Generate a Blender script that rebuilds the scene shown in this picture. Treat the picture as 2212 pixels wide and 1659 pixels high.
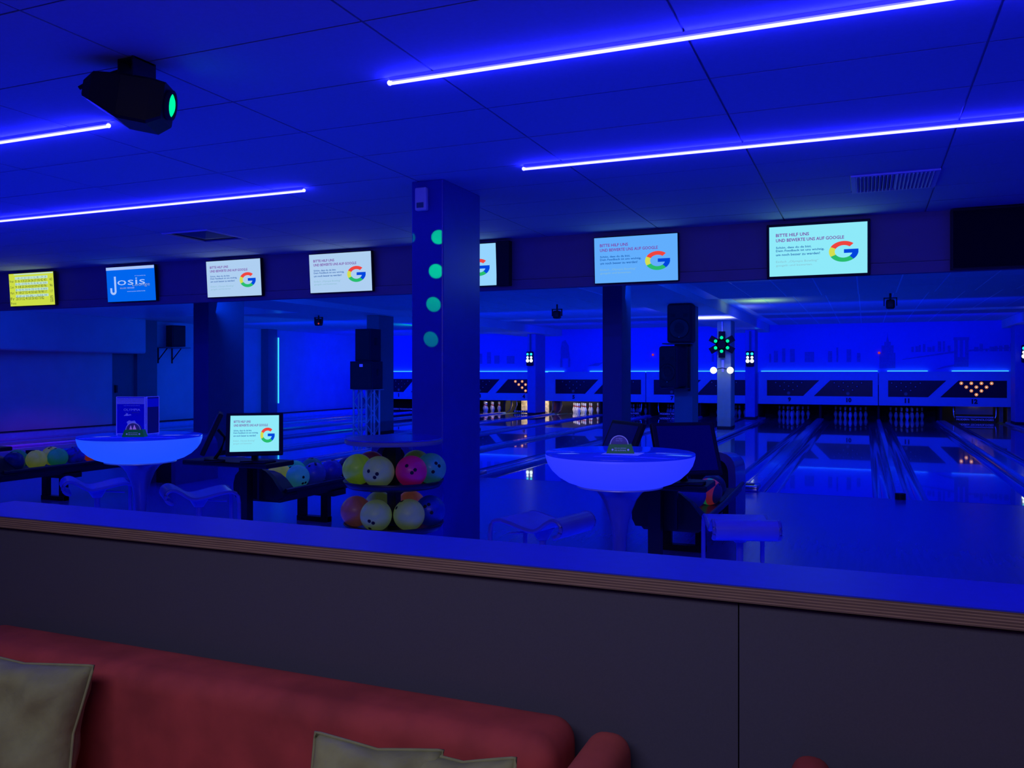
import bpy, bmesh, math, random
from mathutils import Vector, Matrix
random.seed(7)
PI = math.pi
S = bpy.context.scene
COL = S.collection
for o in list(bpy.data.objects):
    bpy.data.objects.remove(o)

# ------------------------------------------------------------------ camera, world, light, exposure
F = 1830.0; TH = math.radians(22.65)
cd = bpy.data.cameras.new('camera'); cam = bpy.data.objects.new('camera', cd); COL.objects.link(cam)
cam.location = (0, 0, 1.47); cam.rotation_euler = (PI/2, 0, TH)
cd.sensor_fit = 'HORIZONTAL'; cd.sensor_width = 36.0; cd.lens = 36.0*F/2212
cd.shift_y = -(829.5-806)/2212; cd.clip_start = 0.05; cd.clip_end = 100
S.camera = cam
S.view_settings.view_transform = 'Standard'; S.view_settings.look = 'None'
S.view_settings.exposure = 0; S.view_settings.gamma = 1; S.view_settings.use_curve_mapping = False
w = bpy.data.worlds.new('world'); S.world = w; w.use_nodes = True
w.node_tree.nodes['Background'].inputs[0].default_value = (0.005, 0.01, 0.3, 1)
w.node_tree.nodes['Background'].inputs[1].default_value = 0.05

def aim(o, tgt):
    d = Vector(tgt) - o.location
    o.rotation_euler = d.to_track_quat('-Z', 'Y').to_euler()
def area(name, loc, tgt, sx, sy, power, col, spread=PI):
    l = bpy.data.lights.new(name, 'AREA'); l.shape = 'RECTANGLE'; l.size = sx; l.size_y = sy
    l.energy = power; l.color = col; l.spread = spread
    o = bpy.data.objects.new(name, l); COL.objects.link(o); o.location = loc; aim(o, tgt); return o
def spot(name, loc, tgt, power, col, deg, blend=0.3, r=0.02):
    l = bpy.data.lights.new(name, 'SPOT'); l.energy = power; l.color = col
    l.spot_size = math.radians(deg); l.spot_blend = blend; l.shadow_soft_size = r
    o = bpy.data.objects.new(name, l); COL.objects.link(o); o.location = loc; aim(o, tgt); return o
def point(name, loc, power, col, r=0.05):
    l = bpy.data.lights.new(name, 'POINT'); l.energy = power; l.color = col; l.shadow_soft_size = r
    o = bpy.data.objects.new(name, l); COL.objects.link(o); o.location = loc; return o
# lounge side: a dim neutral ceiling lamp behind the viewer
area('lounge_lamp_light', (-0.9, -0.6, 2.7), (-0.9, 1.8, 0.3), 3.0, 0.8, 19, (0.66, 0.56, 0.92), math.radians(125))
# added unseen area lights: floor bounce, blue fill for lanes, mural and walls
area('approach_bounce_fill', (-5.0, 4.3, 0.12), (-5.0, 4.3, 3), 12.0, 3.2, 108, (0.002, 0.016, 1.0))  # added on the floor behind the partition to brighten the ceiling
area('approach_fill', (-5.0, 9.3, 2.75), (-5.0, 9.0, 0), 18.0, 0.4, 150, (0.0, 0.0, 1.0))  # added fill above approach and lanes, standing in for blacklight fixtures
area('lane_fill', (-7.0, 11.5, 2.7), (-7.0, 22, 0.3), 20.0, 0.4, 270, (0.0, 0.05, 1.0), math.radians(150))
area('lane_fill_far', (-7.0, 19.5, 2.5), (-7.0, 28.7, 0.7), 20.0, 0.4, 260, (0.0, 0.008, 1.0), math.radians(130))
area('mural_fill_right', (0.5, 25.0, 2.45), (0.5, 28.7, 2.0), 6.4, 0.3, 62, (0.0, 0.0, 1.0))  # mural fill added in midair to light the wall evenly
area('mural_fill_mid', (-6.8, 25.0, 2.45), (-6.8, 28.7, 2.0), 6.0, 0.3, 62, (0.0, 0.0, 1.0))
area('mural_fill_left', (-14.4, 25.0, 2.45), (-14.4, 28.7, 2.0), 6.0, 0.3, 62, (0.0, 0.0, 1.0))
area('side_wall_wash', (-14.0, 25.8, 1.9), (-18.5, 26.3, 1.5), 3.0, 1.5, 58, (0.0, 0.0, 1.0), math.radians(110))
area('side_wall_wash_front', (-13.5, 19.0, 2.0), (-18.5, 21.0, 1.4), 5.0, 1.5, 42, (0.0, 0.08, 1.0), math.radians(120))
area('lane_ceiling_bounce_fill', (-6.0, 19.0, 0.35), (-6.0, 19.0, 3), 14.0, 8.0, 150, (0.0, 0.05, 1.0))  # added upward light low over the lanes, in place of real bounce

# ------------------------------------------------------------------ materials
MATS = {}
def mat(name, base=(0.5, 0.5, 0.5), rough=0.5, metal=0.0, var=0.06, scale=8.0, emit=None, es=0.0, coat=0.0, bump=0.0, spec=0.5, coat_r=0.05, stretch=None):
    if name in MATS: return MATS[name]
    m = bpy.data.materials.new(name); m.use_nodes = True; nt = m.node_tree
    b = nt.nodes['Principled BSDF']
    b.inputs['Roughness'].default_value = rough; b.inputs['Metallic'].default_value = metal
    b.inputs['Specular IOR Level'].default_value = spec
    b.inputs['Coat Weight'].default_value = coat; b.inputs['Coat Roughness'].default_value = coat_r
    tc = nt.nodes.new('ShaderNodeTexCoord'); n = nt.nodes.new('ShaderNodeTexNoise')
    n.inputs['Scale'].default_value = scale; n.inputs['Detail'].default_value = 4
    if stretch:
        mp = nt.nodes.new('ShaderNodeMapping'); mp.inputs['Scale'].default_value = stretch
        nt.links.new(tc.outputs['Object'], mp.inputs['Vector']); nt.links.new(mp.outputs['Vector'], n.inputs['Vector'])
    else:
        nt.links.new(tc.outputs['Object'], n.inputs['Vector'])
    r = nt.nodes.new('ShaderNodeValToRGB')
    r.color_ramp.elements[0].position = 0.3; r.color_ramp.elements[1].position = 0.7
    r.color_ramp.elements[0].color = tuple(c*(1-var) for c in base)+(1,)
    r.color_ramp.elements[1].color = tuple(min(1, c*(1+var)) for c in base)+(1,)
    nt.links.new(n.outputs['Fac'], r.inputs['Fac']); nt.links.new(r.outputs['Color'], b.inputs['Base Color'])
    if bump:
        bp = nt.nodes.new('ShaderNodeBump'); bp.inputs['Strength'].default_value = bump; bp.inputs['Distance'].default_value = 0.01
        nt.links.new(n.outputs['Fac'], bp.inputs['Height']); nt.links.new(bp.outputs['Normal'], b.inputs['Normal'])
    if emit:
        b.inputs['Emission Color'].default_value = tuple(emit)+(1,); b.inputs['Emission Strength'].default_value = es
    MATS[name] = m; return m
def glow(name, col, s):
    return mat(name, (0.0, 0.0, 0.0), 0.6, emit=col, es=s, spec=0.0)

m_tile = mat('ceiling_tile_mineral', (0.46, 0.54, 0.62), 0.85, var=0.03, scale=40, bump=0.05)
m_tee = mat('ceiling_grid_metal', (0.35, 0.35, 0.38), 0.4)
m_white = mat('white_paint', (0.72, 0.70, 0.72), 0.7, var=0.03, scale=3)
m_wallblue = mat('lane_side_wall_paint', (0.55, 0.55, 0.60), 0.7, var=0.05, scale=2)
m_mural = mat('mural_wall_paint', (0.25, 0.25, 0.85), 0.7, var=0.02, scale=1)
m_skyline = mat('mural_skyline_print', (0.2, 0.2, 0.55), 0.7, var=0.12, scale=14)
m_pillar = mat('pillar_paint', (0.06, 0.16, 0.18), 0.55, var=0.05, scale=3)
m_pillar2 = mat('big_pillar_paint', (0.03, 0.05, 0.36), 0.35, var=0.06, scale=4)
m_soffit = mat('soffit_paint', (0.24, 0.16, 0.22), 0.6, var=0.04, scale=3)
m_scrdark = mat('dark_screen', (0.004, 0.004, 0.01), 0.7, spec=0.1)
m_dark = mat('black_plastic', (0.010, 0.010, 0.012), 0.42, spec=0.3)
m_darkmat = mat('black_matte', (0.01, 0.01, 0.012), 0.8)
m_blackmetal = mat('black_metal', (0.02, 0.02, 0.025), 0.35, metal=0.3)
m_chrome = mat('chrome', (0.7, 0.7, 0.72), 0.15, metal=1.0)
m_alu = mat('aluminium', (0.6, 0.6, 0.62), 0.35, metal=0.35)
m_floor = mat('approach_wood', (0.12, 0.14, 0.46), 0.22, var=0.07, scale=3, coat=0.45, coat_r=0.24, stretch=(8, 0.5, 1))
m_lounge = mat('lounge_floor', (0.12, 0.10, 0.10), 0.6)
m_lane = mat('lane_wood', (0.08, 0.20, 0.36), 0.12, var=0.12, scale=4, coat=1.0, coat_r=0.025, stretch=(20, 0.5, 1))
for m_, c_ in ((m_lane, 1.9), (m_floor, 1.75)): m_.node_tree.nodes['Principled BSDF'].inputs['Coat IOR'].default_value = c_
m_gutter = mat('gutter_plastic', (0.06, 0.16, 0.34), 0.12, coat=0.6)
m_cap = mat('division_capping', (0.22, 0.5, 0.8), 0.16, var=0.08, coat=0.5)
m_mask = mat('mask_white_laminate', (0.4, 0.66, 0.74), 0.5, var=0.02)
m_maskwin = mat('mask_smoked_window', (0.008, 0.008, 0.03), 0.25, spec=0.3)
m_black_ink = mat('black_lettering', (0.015, 0.015, 0.02), 0.6)
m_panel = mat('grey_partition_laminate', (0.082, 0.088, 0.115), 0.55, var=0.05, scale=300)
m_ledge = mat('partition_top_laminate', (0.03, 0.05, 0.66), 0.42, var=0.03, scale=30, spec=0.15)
m_ply1 = mat('plywood_light_ply', (0.36, 0.25, 0.16), 0.6, var=0.2, scale=30, stretch=(0.3, 4, 10))
m_ply2 = mat('plywood_dark_ply', (0.17, 0.11, 0.08), 0.6, var=0.2, scale=30, stretch=(0.3, 4, 10))
m_sofa = mat('red_velour', (0.44, 0.062, 0.052), 0.85, var=0.22, scale=7, bump=0.3)
m_sofa2 = mat('coral_velour', (0.55, 0.10, 0.07), 0.85, var=0.15, scale=7, bump=0.3)
m_cush = mat('olive_cushion_fabric', (0.30, 0.335, 0.13), 0.9, var=0.12, scale=18, bump=0.4)
m_seam = mat('dark_seam', (0.12, 0.02, 0.02), 0.9)
m_seat = mat('stool_seat_laminate', (0.12, 0.14, 0.62), 0.4, var=0.05)
m_stoolmetal = mat('stool_satin_steel', (0.10, 0.11, 0.45), 0.35, metal=0.2)
m_bowlR = mat('table_bowl_blue', (0.2, 0.2, 0.4), 0.4, emit=(0.022, 0.038, 1.0), es=0.80)
m_bowlL = mat('table_bowl_light_blue', (0.2, 0.2, 0.4), 0.4, emit=(0.012, 0.085, 0.9), es=0.85)
m_tabletop = mat('table_glass_top', (0.05, 0.07, 0.3), 0.12, coat=0.3, coat_r=0.03, emit=(0.0, 0.01, 1.0), es=0.5)
m_tableleg = mat('table_flared_foot', (0.10, 0.11, 0.30), 0.3, metal=0.4)
m_bezel = mat('screen_bezel', (0.006, 0.006, 0.008), 0.5, spec=0.3)
m_scr_off = mat('screen_off_glow', (0.004, 0.004, 0.03), 0.4, spec=0.2, emit=(0, 0, 1), es=0.05)  # faint blue glow put into the colour of a dark screen
m_scr_w = glow('screen_lit_white', (0.42, 0.62, 0.88), 1.0)
m_scr_c = glow('screen_lit_cyan', (0.27, 0.82, 0.95), 1.0)
m_scr_b = glow('screen_lit_light_blue', (0.12, 0.42, 0.98), 1.0)
m_scr_lav = glow('screen_lit_pale_blue', (0.36, 0.62, 0.95), 0.95)
m_scr_y = glow('scoreboard_yellow', (0.60, 0.72, 0.06), 1.0)
m_scr_y2 = glow('scoreboard_cells', (0.50, 0.75, 0.62), 1.0)
m_scr_az = glow('advert_azure', (0.0, 0.13, 0.85), 1.0)
m_adv_t = glow('advert_pale_blue', (0.38, 0.55, 1.0), 1.0)
m_adv_g = glow('advert_grey', (0.35, 0.40, 0.42), 1.0)
m_mag = glow('text_magenta', (0.20, 0.04, 0.36), 1.0)
m_txb = glow('text_blue', (0.0, 0.09, 0.40), 1.0)
m_txg = glow('text_grey', (0.25, 0.50, 0.60), 1.0)
m_txk = glow('text_black', (0.03, 0.05, 0.02), 1.0)
m_gr = glow('logo_red', (0.85, 0.06, 0.05), 1.0)
m_gy = glow('logo_yellow', (0.65, 0.72, 0.08), 1.0)
m_gg = glow('logo_green', (0.02, 0.50, 0.16), 1.0)
m_gb = glow('logo_blue', (0.0, 0.06, 0.72), 1.0)
m_led = glow('led_tube_blue', (0.014, 0.014, 1.0), 72)
m_ledc = glow('led_strip_cyan', (0.02, 0.22, 1.0), 3.2)
m_ledc2 = glow('led_strip_side', (0.02, 0.22, 1.0), 1.1)
m_purple = glow('led_strip_purple', (0.22, 0.02, 1.0), 0.9)
m_lampw = glow('lamp_white', (0.85, 1.0, 1.0), 1.8)
m_lampy = glow('lamp_warm_white', (1.0, 0.95, 0.8), 1.8)
m_lampg = glow('lamp_green', (0.0, 0.85, 0.35), 1.2)
m_lampt = glow('lamp_teal', (0.02, 0.75, 0.85), 1.5)
m_pinlit = glow('pin_lamp_orange', (1.0, 0.32, 0.12), 1.2)
m_pinlitc = glow('pin_lamp_core', (1.0, 0.72, 0.5), 1.6)
m_pinoff = mat('pin_lamp_unlit', (0.08, 0.12, 0.25), 0.4, emit=(0.02, 0.06, 0.4), es=0.12)
m_red = glow('small_red_glow', (0.6, 0.05, 0.05), 0.8)
m_pin = mat('pin_white', (0.8, 0.8, 0.82), 0.3)
m_pinred = mat('pin_red_band', (0.6, 0.03, 0.03), 0.4)
m_wood = mat('kickback_wood', (0.45, 0.28, 0.12), 0.5, var=0.2)
m_curtain = mat('pit_curtain', (0.02, 0.02, 0.03), 0.8)
m_grille = mat('speaker_grille', (0.012, 0.012, 0.016), 0.7)
m_box = mat('speaker_cabinet', (0.02, 0.02, 0.045), 0.7, spec=0.15)
m_hood = mat('ball_return_shell', (0.08, 0.08, 0.22), 0.3, coat=0.3)
m_green = mat('dark_green_plastic', (0.01, 0.10, 0.05), 0.4, emit=(0, 0.25, 0.10), es=0.12)
m_card = mat('coaster_card', (0.25, 0.22, 0.4), 0.6)
m_cardrim = mat('coaster_rim', (0.7, 0.7, 0.85), 0.5, emit=(0.2, 0.2, 1.0), es=0.25)
m_poster = mat('menu_print_blue', (0.004, 0.006, 0.5), 0.4, emit=(0, 0, 1), es=0.22)
m_posterl = mat('menu_print_light', (0.45, 0.45, 0.9), 0.4, emit=(0.1, 0.12, 1), es=0.3)
m_acryl = mat('acrylic_edge', (0.4, 0.4, 0.9), 0.2, emit=(0.05, 0.06, 1), es=0.35)
m_racktop = mat('rack_top_laminate', (0.03, 0.05, 0.5), 0.22)
m_rackedge = mat('rack_top_edge', (0.20, 0.21, 0.24), 0.5)
m_smoke = mat('alarm_white', (0.7, 0.7, 0.75), 0.5)

# ------------------------------------------------------------------ mesh builder
class MB:
    def __init__(s): s.v = []; s.f = []; s.sm = []; s.mi = []; s.cur = 0
    def add(s, vs, fs, smooth=False, M=None):
        n = len(s.v)
        s.v += [tuple(M @ Vector(v)) if M else tuple(v) for v in vs]
        s.f += [tuple(i+n for i in f) for f in fs]; s.sm += [smooth]*len(fs); s.mi += [s.cur]*len(fs); return s
    def box(s, x0, x1, y0, y1, z0, z1, M=None):
        vs = [(x, y, z) for z in (z0, z1) for y in (y0, y1) for x in (x0, x1)]
        return s.add(vs, [(0, 2, 3, 1), (4, 5, 7, 6), (0, 1, 5, 4), (2, 6, 7, 3), (0, 4, 6, 2), (1, 3, 7, 5)], False, M)
    def prism(s, poly, a, b, axis='y', M=None, smooth=False):
        # poly list of 2D points (u,w); extruded along axis from a to b
        def P(u, w, t):
            return {'y': (u, t, w), 'x': (t, u, w), 'z': (u, w, t)}[axis]
        n = len(poly)
        vs = [P(u, w, a) for u, w in poly]+[P(u, w, b) for u, w in poly]
        fs = [tuple(range(n)), tuple(range(2*n-1, n-1, -1))]
        s.add(vs, fs, False, M)
        s.add(vs, [(i, i+n, (i+1) % n+n, (i+1) % n) for i in range(n)], smooth, M)
        return s
    def lathe(s, prof, n=32, M=None, smooth=True, cap=True):
        vs = []; fs = []
        for r, z in prof:
            for k in range(n):
                a = 2*PI*k/n; vs.append((r*math.cos(a), r*math.sin(a), z))
        for i in range(len(prof)-1):
            for k in range(n):
                k2 = (k+1) % n; fs.append((i*n+k, i*n+k2, (i+1)*n+k2, (i+1)*n+k))
        s.add(vs, fs, smooth, M)
        if cap:
            if prof[0][0] > 1e-4: s.add([vs[k] for k in range(n)], [tuple(range(n-1, -1, -1))], False, M)
            if prof[-1][0] > 1e-4: s.add(vs[-n:], [tuple(range(n))], False, M)
        return s
    def cyl(s, p0, p1, r, n=12, r1=None, smooth=True):
        p0 = Vector(p0); p1 = Vector(p1); d = p1-p0
        M = Matrix.Translation(p0) @ d.to_track_quat('Z', 'Y').to_matrix().to_4x4()
        return s.lathe([(r, 0), (r if r1 is None else r1, d.length)], n, M, smooth)
    def sphere(s, c, r, n=20, m=12, sc=(1, 1, 1)):
        prof = [(max(1e-5, r*math.sin(PI*i/m)), -r*math.cos(PI*i/m)) for i in range(m+1)]
        return s.lathe(prof, n, Matrix.Translation(c) @ Matrix.Diagonal((sc[0], sc[1], sc[2], 1)), True, False)
    def tube(s, pts, r, n=8, rz=None, closed=False):
        # swept ellipse tube along pts
        P = [Vector(p) for p in pts]; vs = []; fs = []
        N = len(P)
        for i in range(N):
            if closed: t = P[(i+1) % N]-P[i-1]
            else: t = P[min(i+1, N-1)]-P[max(i-1, 0)]
            t.normalize(); up = Vector((0, 0, 1)) if abs(t.z) < 0.95 else Vector((0, 1, 0))
            a = t.cross(up).normalized(); b = a.cross(t)
            for k in range(n):
                an = 2*PI*k/n
                vs.append(P[i]+a*r*math.cos(an)+b*(rz or r)*math.sin(an))
        for i in range(N if closed else N-1):
            for k in range(n):
                j = (i+1) % N
                fs.append((i*n+k, i*n+(k+1) % n, j*n+(k+1) % n, j*n+k))
        s.add(vs, fs, True)
        if not closed:
            s.add(vs[:n], [tuple(range(n-1, -1, -1))]); s.add(vs[-n:], [tuple(range(n))])
        return s
    def rbox(s, x0, x1, y0, y1, z0, z1, r, seg=4, M=None, smooth=True):
        bm = bmesh.new(); bmesh.ops.create_cube(bm, size=1)
        for v in bm.verts:
            v.co = Vector(((x0+x1)/2+v.co.x*(x1-x0), (y0+y1)/2+v.co.y*(y1-y0), (z0+z1)/2+v.co.z*(z1-z0)))
        bmesh.ops.bevel(bm, geom=bm.edges[:], offset=r, segments=seg, profile=0.5, affect='EDGES')
        bm.verts.index_update()
        s.add([v.co.copy() for v in bm.verts], [tuple(v.index for v in f.verts) for f in bm.faces], smooth, M)
        bm.free(); return s
    def mesh(s, name, mats):
        me = bpy.data.meshes.new(name); me.from_pydata(s.v, [], s.f); me.update()
        me.polygons.foreach_set('use_smooth', s.sm); me.polygons.foreach_set('material_index', s.mi)
        for m in (mats if isinstance(mats, (list, tuple)) else [mats]): me.materials.append(m)
        bm = bmesh.new(); bm.from_mesh(me); bmesh.ops.recalc_face_normals(bm, faces=bm.faces[:]); bm.to_mesh(me); bm.free()
        return me
    def build(s, name, m, parent=None, loc=None):
        o = bpy.data.objects.new(name, s.mesh(name, m)); COL.objects.link(o)
        if parent: o.parent = parent
        if loc: o.location = loc
        return o
def link(name, me, parent=None, loc=(0, 0, 0), rot=None):
    o = bpy.data.objects.new(name, me); COL.objects.link(o); o.parent = parent; o.location = loc
    if rot: o.rotation_euler = rot
    return o
def tag(o, label=None, cat=None, group=None, kind=None):
    if label: o['label'] = label
    if cat: o['category'] = cat
    if group: o['group'] = group
    if kind: o['kind'] = kind
    return o
def thing(name, label, cat, loc=(0, 0, 0), rz=0, group=None):
    o = bpy.data.objects.new(name, None); COL.objects.link(o); o.location = loc; o.rotation_euler = (0, 0, rz)
    o.empty_display_size = 0.1
    return tag(o, label, cat, group)
def struct(name, mb, m, label=None):
    o = mb.build(name, m); o['kind'] = 'structure'; o['label'] = label or name.replace('_', ' '); return o
def dup(root, loc=None, rz=None, label=None, group=None):
    r = root.copy(); COL.objects.link(r)
    if loc: r.location = loc
    if rz is not None: r.rotation_euler = (0, 0, rz)
    if label: r['label'] = label
    if group: r['group'] = group
    for ch in list(root.children):
        c = ch.copy(); COL.objects.link(c); c.parent = r
        for g in list(ch.children):
            d = g.copy(); COL.objects.link(d); d.parent = c
    return r
_tc = {}
def text_mesh(txt, wid=None, hei=None, m=None, align='LEFT', depth=0.0, bold=0.0):
    """text laid in the XZ plane, facing -Y; wid/hei are the final size of its box"""
    cu = bpy.data.curves.new('lettering', 'FONT'); cu.body = txt; cu.size = 1; cu.extrude = depth; cu.resolution_u = 2; cu.offset = bold
    o = bpy.data.objects.new('lettering_tmp', cu); COL.objects.link(o)
    me = bpy.data.meshes.new_from_object(o); bpy.data.objects.remove(o); bpy.data.curves.remove(cu)
    xs = [v.co.x for v in me.vertices]; ys = [v.co.y for v in me.vertices]
    x0, x1, y0, y1 = min(xs), max(xs), min(ys), max(ys)
    sx = wid/(x1-x0) if wid else hei/(y1-y0); sy = hei/(y1-y0) if hei else sx
    ox = x0 if align == 'LEFT' else (x0+x1)/2
    for v in me.vertices:
        x, y, z = v.co; v.co = ((x-ox)*sx, -z, (y-y0)*sy)
    me.name = 'lettering'; me.materials.clear(); me.materials.append(m); return me
def lettering(parent, txt, x, z, y, wid=None, hei=None, m=None, align='LEFT', depth=0.0, bold=0.0):
    return link('lettering', text_mesh(txt, wid, hei, m, align, depth, bold), parent, (x, y, z))

# ------------------------------------------------------------------ room shell
ZC = 2.98
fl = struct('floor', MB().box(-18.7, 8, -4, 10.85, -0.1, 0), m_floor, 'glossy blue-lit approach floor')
struct('trim_1', MB().box(-18.7, 8, 10.85, 30.8, -0.4, -0.3), m_darkmat, 'dark pit floor under the lanes')
struct('wall_left', MB().box(-18.7, -18.5, -4, 30.8, -0.3, 3.3), m_wallblue, 'blue-lit side wall left of lane one')
struct('wall_right', MB().box(8.0, 8.2, -4, 30.8, -0.3, 3.3), m_white, 'side wall at right')
struct('wall_rear', MB().box(-18.7, 8.2, -4.2, -4, -0.3, 3.3), m_pillar, 'wall behind the viewer')
struct('wall_back', MB().box(-18.5, 8.0, 28.75, 28.9, 0.5, 3.2), m_mural, 'blue mural wall above the pin decks')
struct('wall_pit', MB().box(-18.5, 8.0, 30.4, 30.6, -0.4, 1.6), m_curtain, 'dark wall behind the pins')
# front ceiling
ce = struct('ceiling', MB().box(-18.6, 8.1, -4.1, 8.85, ZC+0.012, ZC+0.12), m_tee, 'grid ceiling of long mineral tiles')
TX, TY = 1.255, 0.645
tile = MB().box(0.006, TX-0.006, 0.005, TY-0.005, 0, 0.010).mesh('tile', m_tile)
half = MB().box(0.006, TX-0.62-0.006, 0.005, TY-0.005, 0, 0.010).mesh('tile', m_tile)
for i in range(-10, 5):
    for j in range(-4, 9):
        x = -0.74+TX*i; y = 3.11+TY*j
        if y > 8.3: continue
        dz = random.uniform(-0.0008, 0.0008)
        if (i, j) == (0, 6):
            link('tile', half, ce, (x, y, ZC+dz)); continue
        if (i, j) == (-5, 6):
            link('tile', half, ce, (x+0.62, y, ZC+dz)); continue
        link('tile', tile, ce, (x, y, ZC+dz))
edge = MB().box(0.006, TX-0.006, 0.005, 0.475, 0, 0.010).mesh('tile', m_tile)
for i in range(-10, 5): link('tile', edge, ce, (-0.74+TX*i, 8.27, ZC))
# ceilings over the lanes
cb = struct('ceiling_lanes_front', MB().box(-18.6, 8.1, 8.86, 16.7, 2.912, 3.3), m_tee, 'grid ceiling just behind the screen beam')
cc = struct('ceiling_lanes_middle', MB().box(-18.6, 8.1, 16.7, 23.8, 3.042, 3.3), m_tee, 'raised grid ceiling over the middle of the lanes')
cdn = struct('ceiling_lanes_back', MB().box(-18.6, 8.1, 23.8, 28.8, 3.042, 3.3), m_tee, 'grid ceiling in front of the mural')
m_lt2 = mat('lane_grid_metal', (0.5, 0.9, 1.0), 0.3, spec=1.0)
for o_ in (cb, cc, cdn): o_.data.materials[0] = m_lt2
lt = MB().box(0.011, 0.614, 0.006, 1.244, 0.008, 0.0115).mesh('tile', m_tile)
def lane_tiles(par, y0, y1, z, xa, xb):
    y = y0
    while y+1.25 <= y1+0.02:
        x = xa
        while x < xb:
            link('tile', lt, par, (x, y, z)); x += 0.625
        y += 1.25
lane_tiles(cb, 10.45, 16.7, 2.90, -2.62, 7.3); lane_tiles(cb, 10.45, 16.7, 2.90, -10.12, -4.6)
lane_tiles(cc, 16.72, 23.0, 3.03, -2.62, 7.3); lane_tiles(cc, 16.72, 23.0, 3.03, -10.12, -4.6)
lane_tiles(cdn, 23.8, 28.8, 3.03, -2.62, 7.3); lane_tiles(cdn, 23.8, 28.8, 3.03, -10.12, -4.6)
for n, (x0, x1) in enumerate(((-11.5, -10.05), (-4.1, -2.88), (3.72, 5.1)), 2):
    struct('trim_%d' % n, MB().box(x0, x1, 8.87, 28.74, 2.80, 3.2), m_white, ['plaster beam over the left pillar row', 'plaster beam over the middle pillar row', 'plaster beam over the right pillar row'][n-2])
struct('ceiling_left_bay', MB().box(-18.5, -11.61, 8.87, 28.74, 2.93, 3.25), m_white, 'plain ceiling over lanes one and two')
# screen beam
so = MB().box(-18.5, 8.0, 8.80, 8.87, 2.52, 3.0); so.box(-18.5, 8.0, 8.785, 8.875, 2.41, 2.515)
struct('trim_5', so, m_soffit, 'dark purple screen beam across the room')
# side wall fittings
lw = MB().rbox(-18.52, -17.9, 8.9, 17.3, 1.99, 2.95, 0.06)
struct('trim_6', lw, m_wallblue, 'boxed bulkhead high on the left wall')
struct('trim_7', MB().box(-18.5, -18.3, 17.36, 18.06, 0, 2.93), m_pillar, 'dark pilaster on the left wall')
d1 = struct('door_1', MB().box(-18.5, -18.42, 16.62, 17.36, 0.04, 2.0), m_pillar, 'dark door in the left wall')
MB().box(-18.42, -18.36, 16.70, 16.76, 0.95, 1.15).build('door_handle', m_blackmetal, d1)
struct('wall_left_panel', MB().box(-18.5, -18.38, -3.9, 16.6, 0.05, 2.0), m_wallblue, 'pale wall panel under the bulkhead')
struct('trim_8', MB().box(-18.5, -18.2, 22.72, 23.18, 0, 2.94), m_pillar, 'narrow pilaster beside the vertical light strip')
struct('baseboard_left', MB().box(-18.5, -18.3, -3.9, 28.7, 0.0, 0.12), m_darkmat, 'dark base along the left wall')
stp = MB().box(-18.3, -17.9, 10.85, 28.6, -0.3, 0.10); stp.box(-17.9, -17.45, 10.85, 28.6, -0.3, 0.02)
struct('trim_9', stp, m_cap, 'stepped ledge between lane one and the wall')
# pillars
def pillar(name, x0, x1, y0, y1, z1, label, m=m_pillar, z0=0.0):
    o = tag(MB().rbox(x0, x1, y0, y1, z0, z1, 0.012, 2, smooth=False).build(name, m), label, 'pillar'); return o
pillar('pillar', -3.31, -3.03, 5.87, 6.56, ZC+0.005, 'nearest tall blue pillar behind the round ball rack', m_pillar2)
MP = mat('pale_pillar_paint', (0.25, 0.40, 0.24), 0.6); MF = mat('far_pillar_paint', (0.15, 0.2, 0.5), 0.6)
def lpillar(x0, x1, y0, y1, label, m=m_pillar, z1=2.80):
    t = thing('pillar', label, 'pillar', (x0, y0, 0.0495))
    MB().rbox(0, x1-x0, 0, y1-y0, 0.07, z1-0.05, 0.012, 2, smooth=False).build('shaft', m, t)
    MB().box(-0.004, x1-x0+0.004, -0.004, y1-y0+0.004, 0.0, 0.07).build('plinth', m_darkmat, t)
lpillar(-3.36, -3.08, 11.3, 11.78, 'dark pillar directly under the pale blue screen')
lpillar(-3.46, -3.10, 16.55, 17.15, 'pillar carrying the two stacked black loudspeakers')
lpillar(-3.47, -3.125, 21.8, 22.46, 'pale pillar carrying the six-armed green light', MP)
lpillar(-3.42, -3.13, 26.85, 27.6, 'far blue pillar between masks eight and nine', MF)
lpillar(-10.62, -10.29, 11.28, 12.18, 'broad dark pillar under the third screen from the left')
lpillar(-10.62, -10.29, 16.74, 17.4, 'pillar behind the truss tower and its loudspeakers')
lpillar(-10.62, -10.32, 26.8, 27.75, 'far blue pillar beside mask four', MF)
lpillar(3.80, 4.15, 26.85, 27.6, 'far blue pillar at the right edge beside mask twelve', MF)

# ------------------------------------------------------------------ lanes
LX = {1: -16.6, 2: -14.85, 3: -13.15, 4: -11.4, 5: -9.5, 6: -7.72, 7: -6.0, 8: -4.26, 9: -2.22, 10: -0.45, 11: 1.20, 12: 3.02, 13: 5.0}
WORD = {1: 'one', 2: 'two', 3: 'three', 4: 'four', 5: 'five', 6: 'six', 7: 'seven', 8: 'eight', 9: 'nine', 10: 'ten', 11: 'eleven', 12: 'twelve', 13: 'thirteen'}
Y0, Y1 = 10.87, 29.95
lane_s = MB().box(-0.525, 0.525, 0, Y1-Y0, -0.06, 0.0).mesh('lane_surface', m_lane)
gp = []
GR = 0.115
for k in range(9):
    a = PI+PI*k/8; gp.append((GR*math.cos(a), GR*0.8*math.sin(a)-0.012))
inner = gp; outer = [(GR+0.006, -0.30), (-GR-0.006, -0.30)]
gpoly = inner+outer
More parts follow.
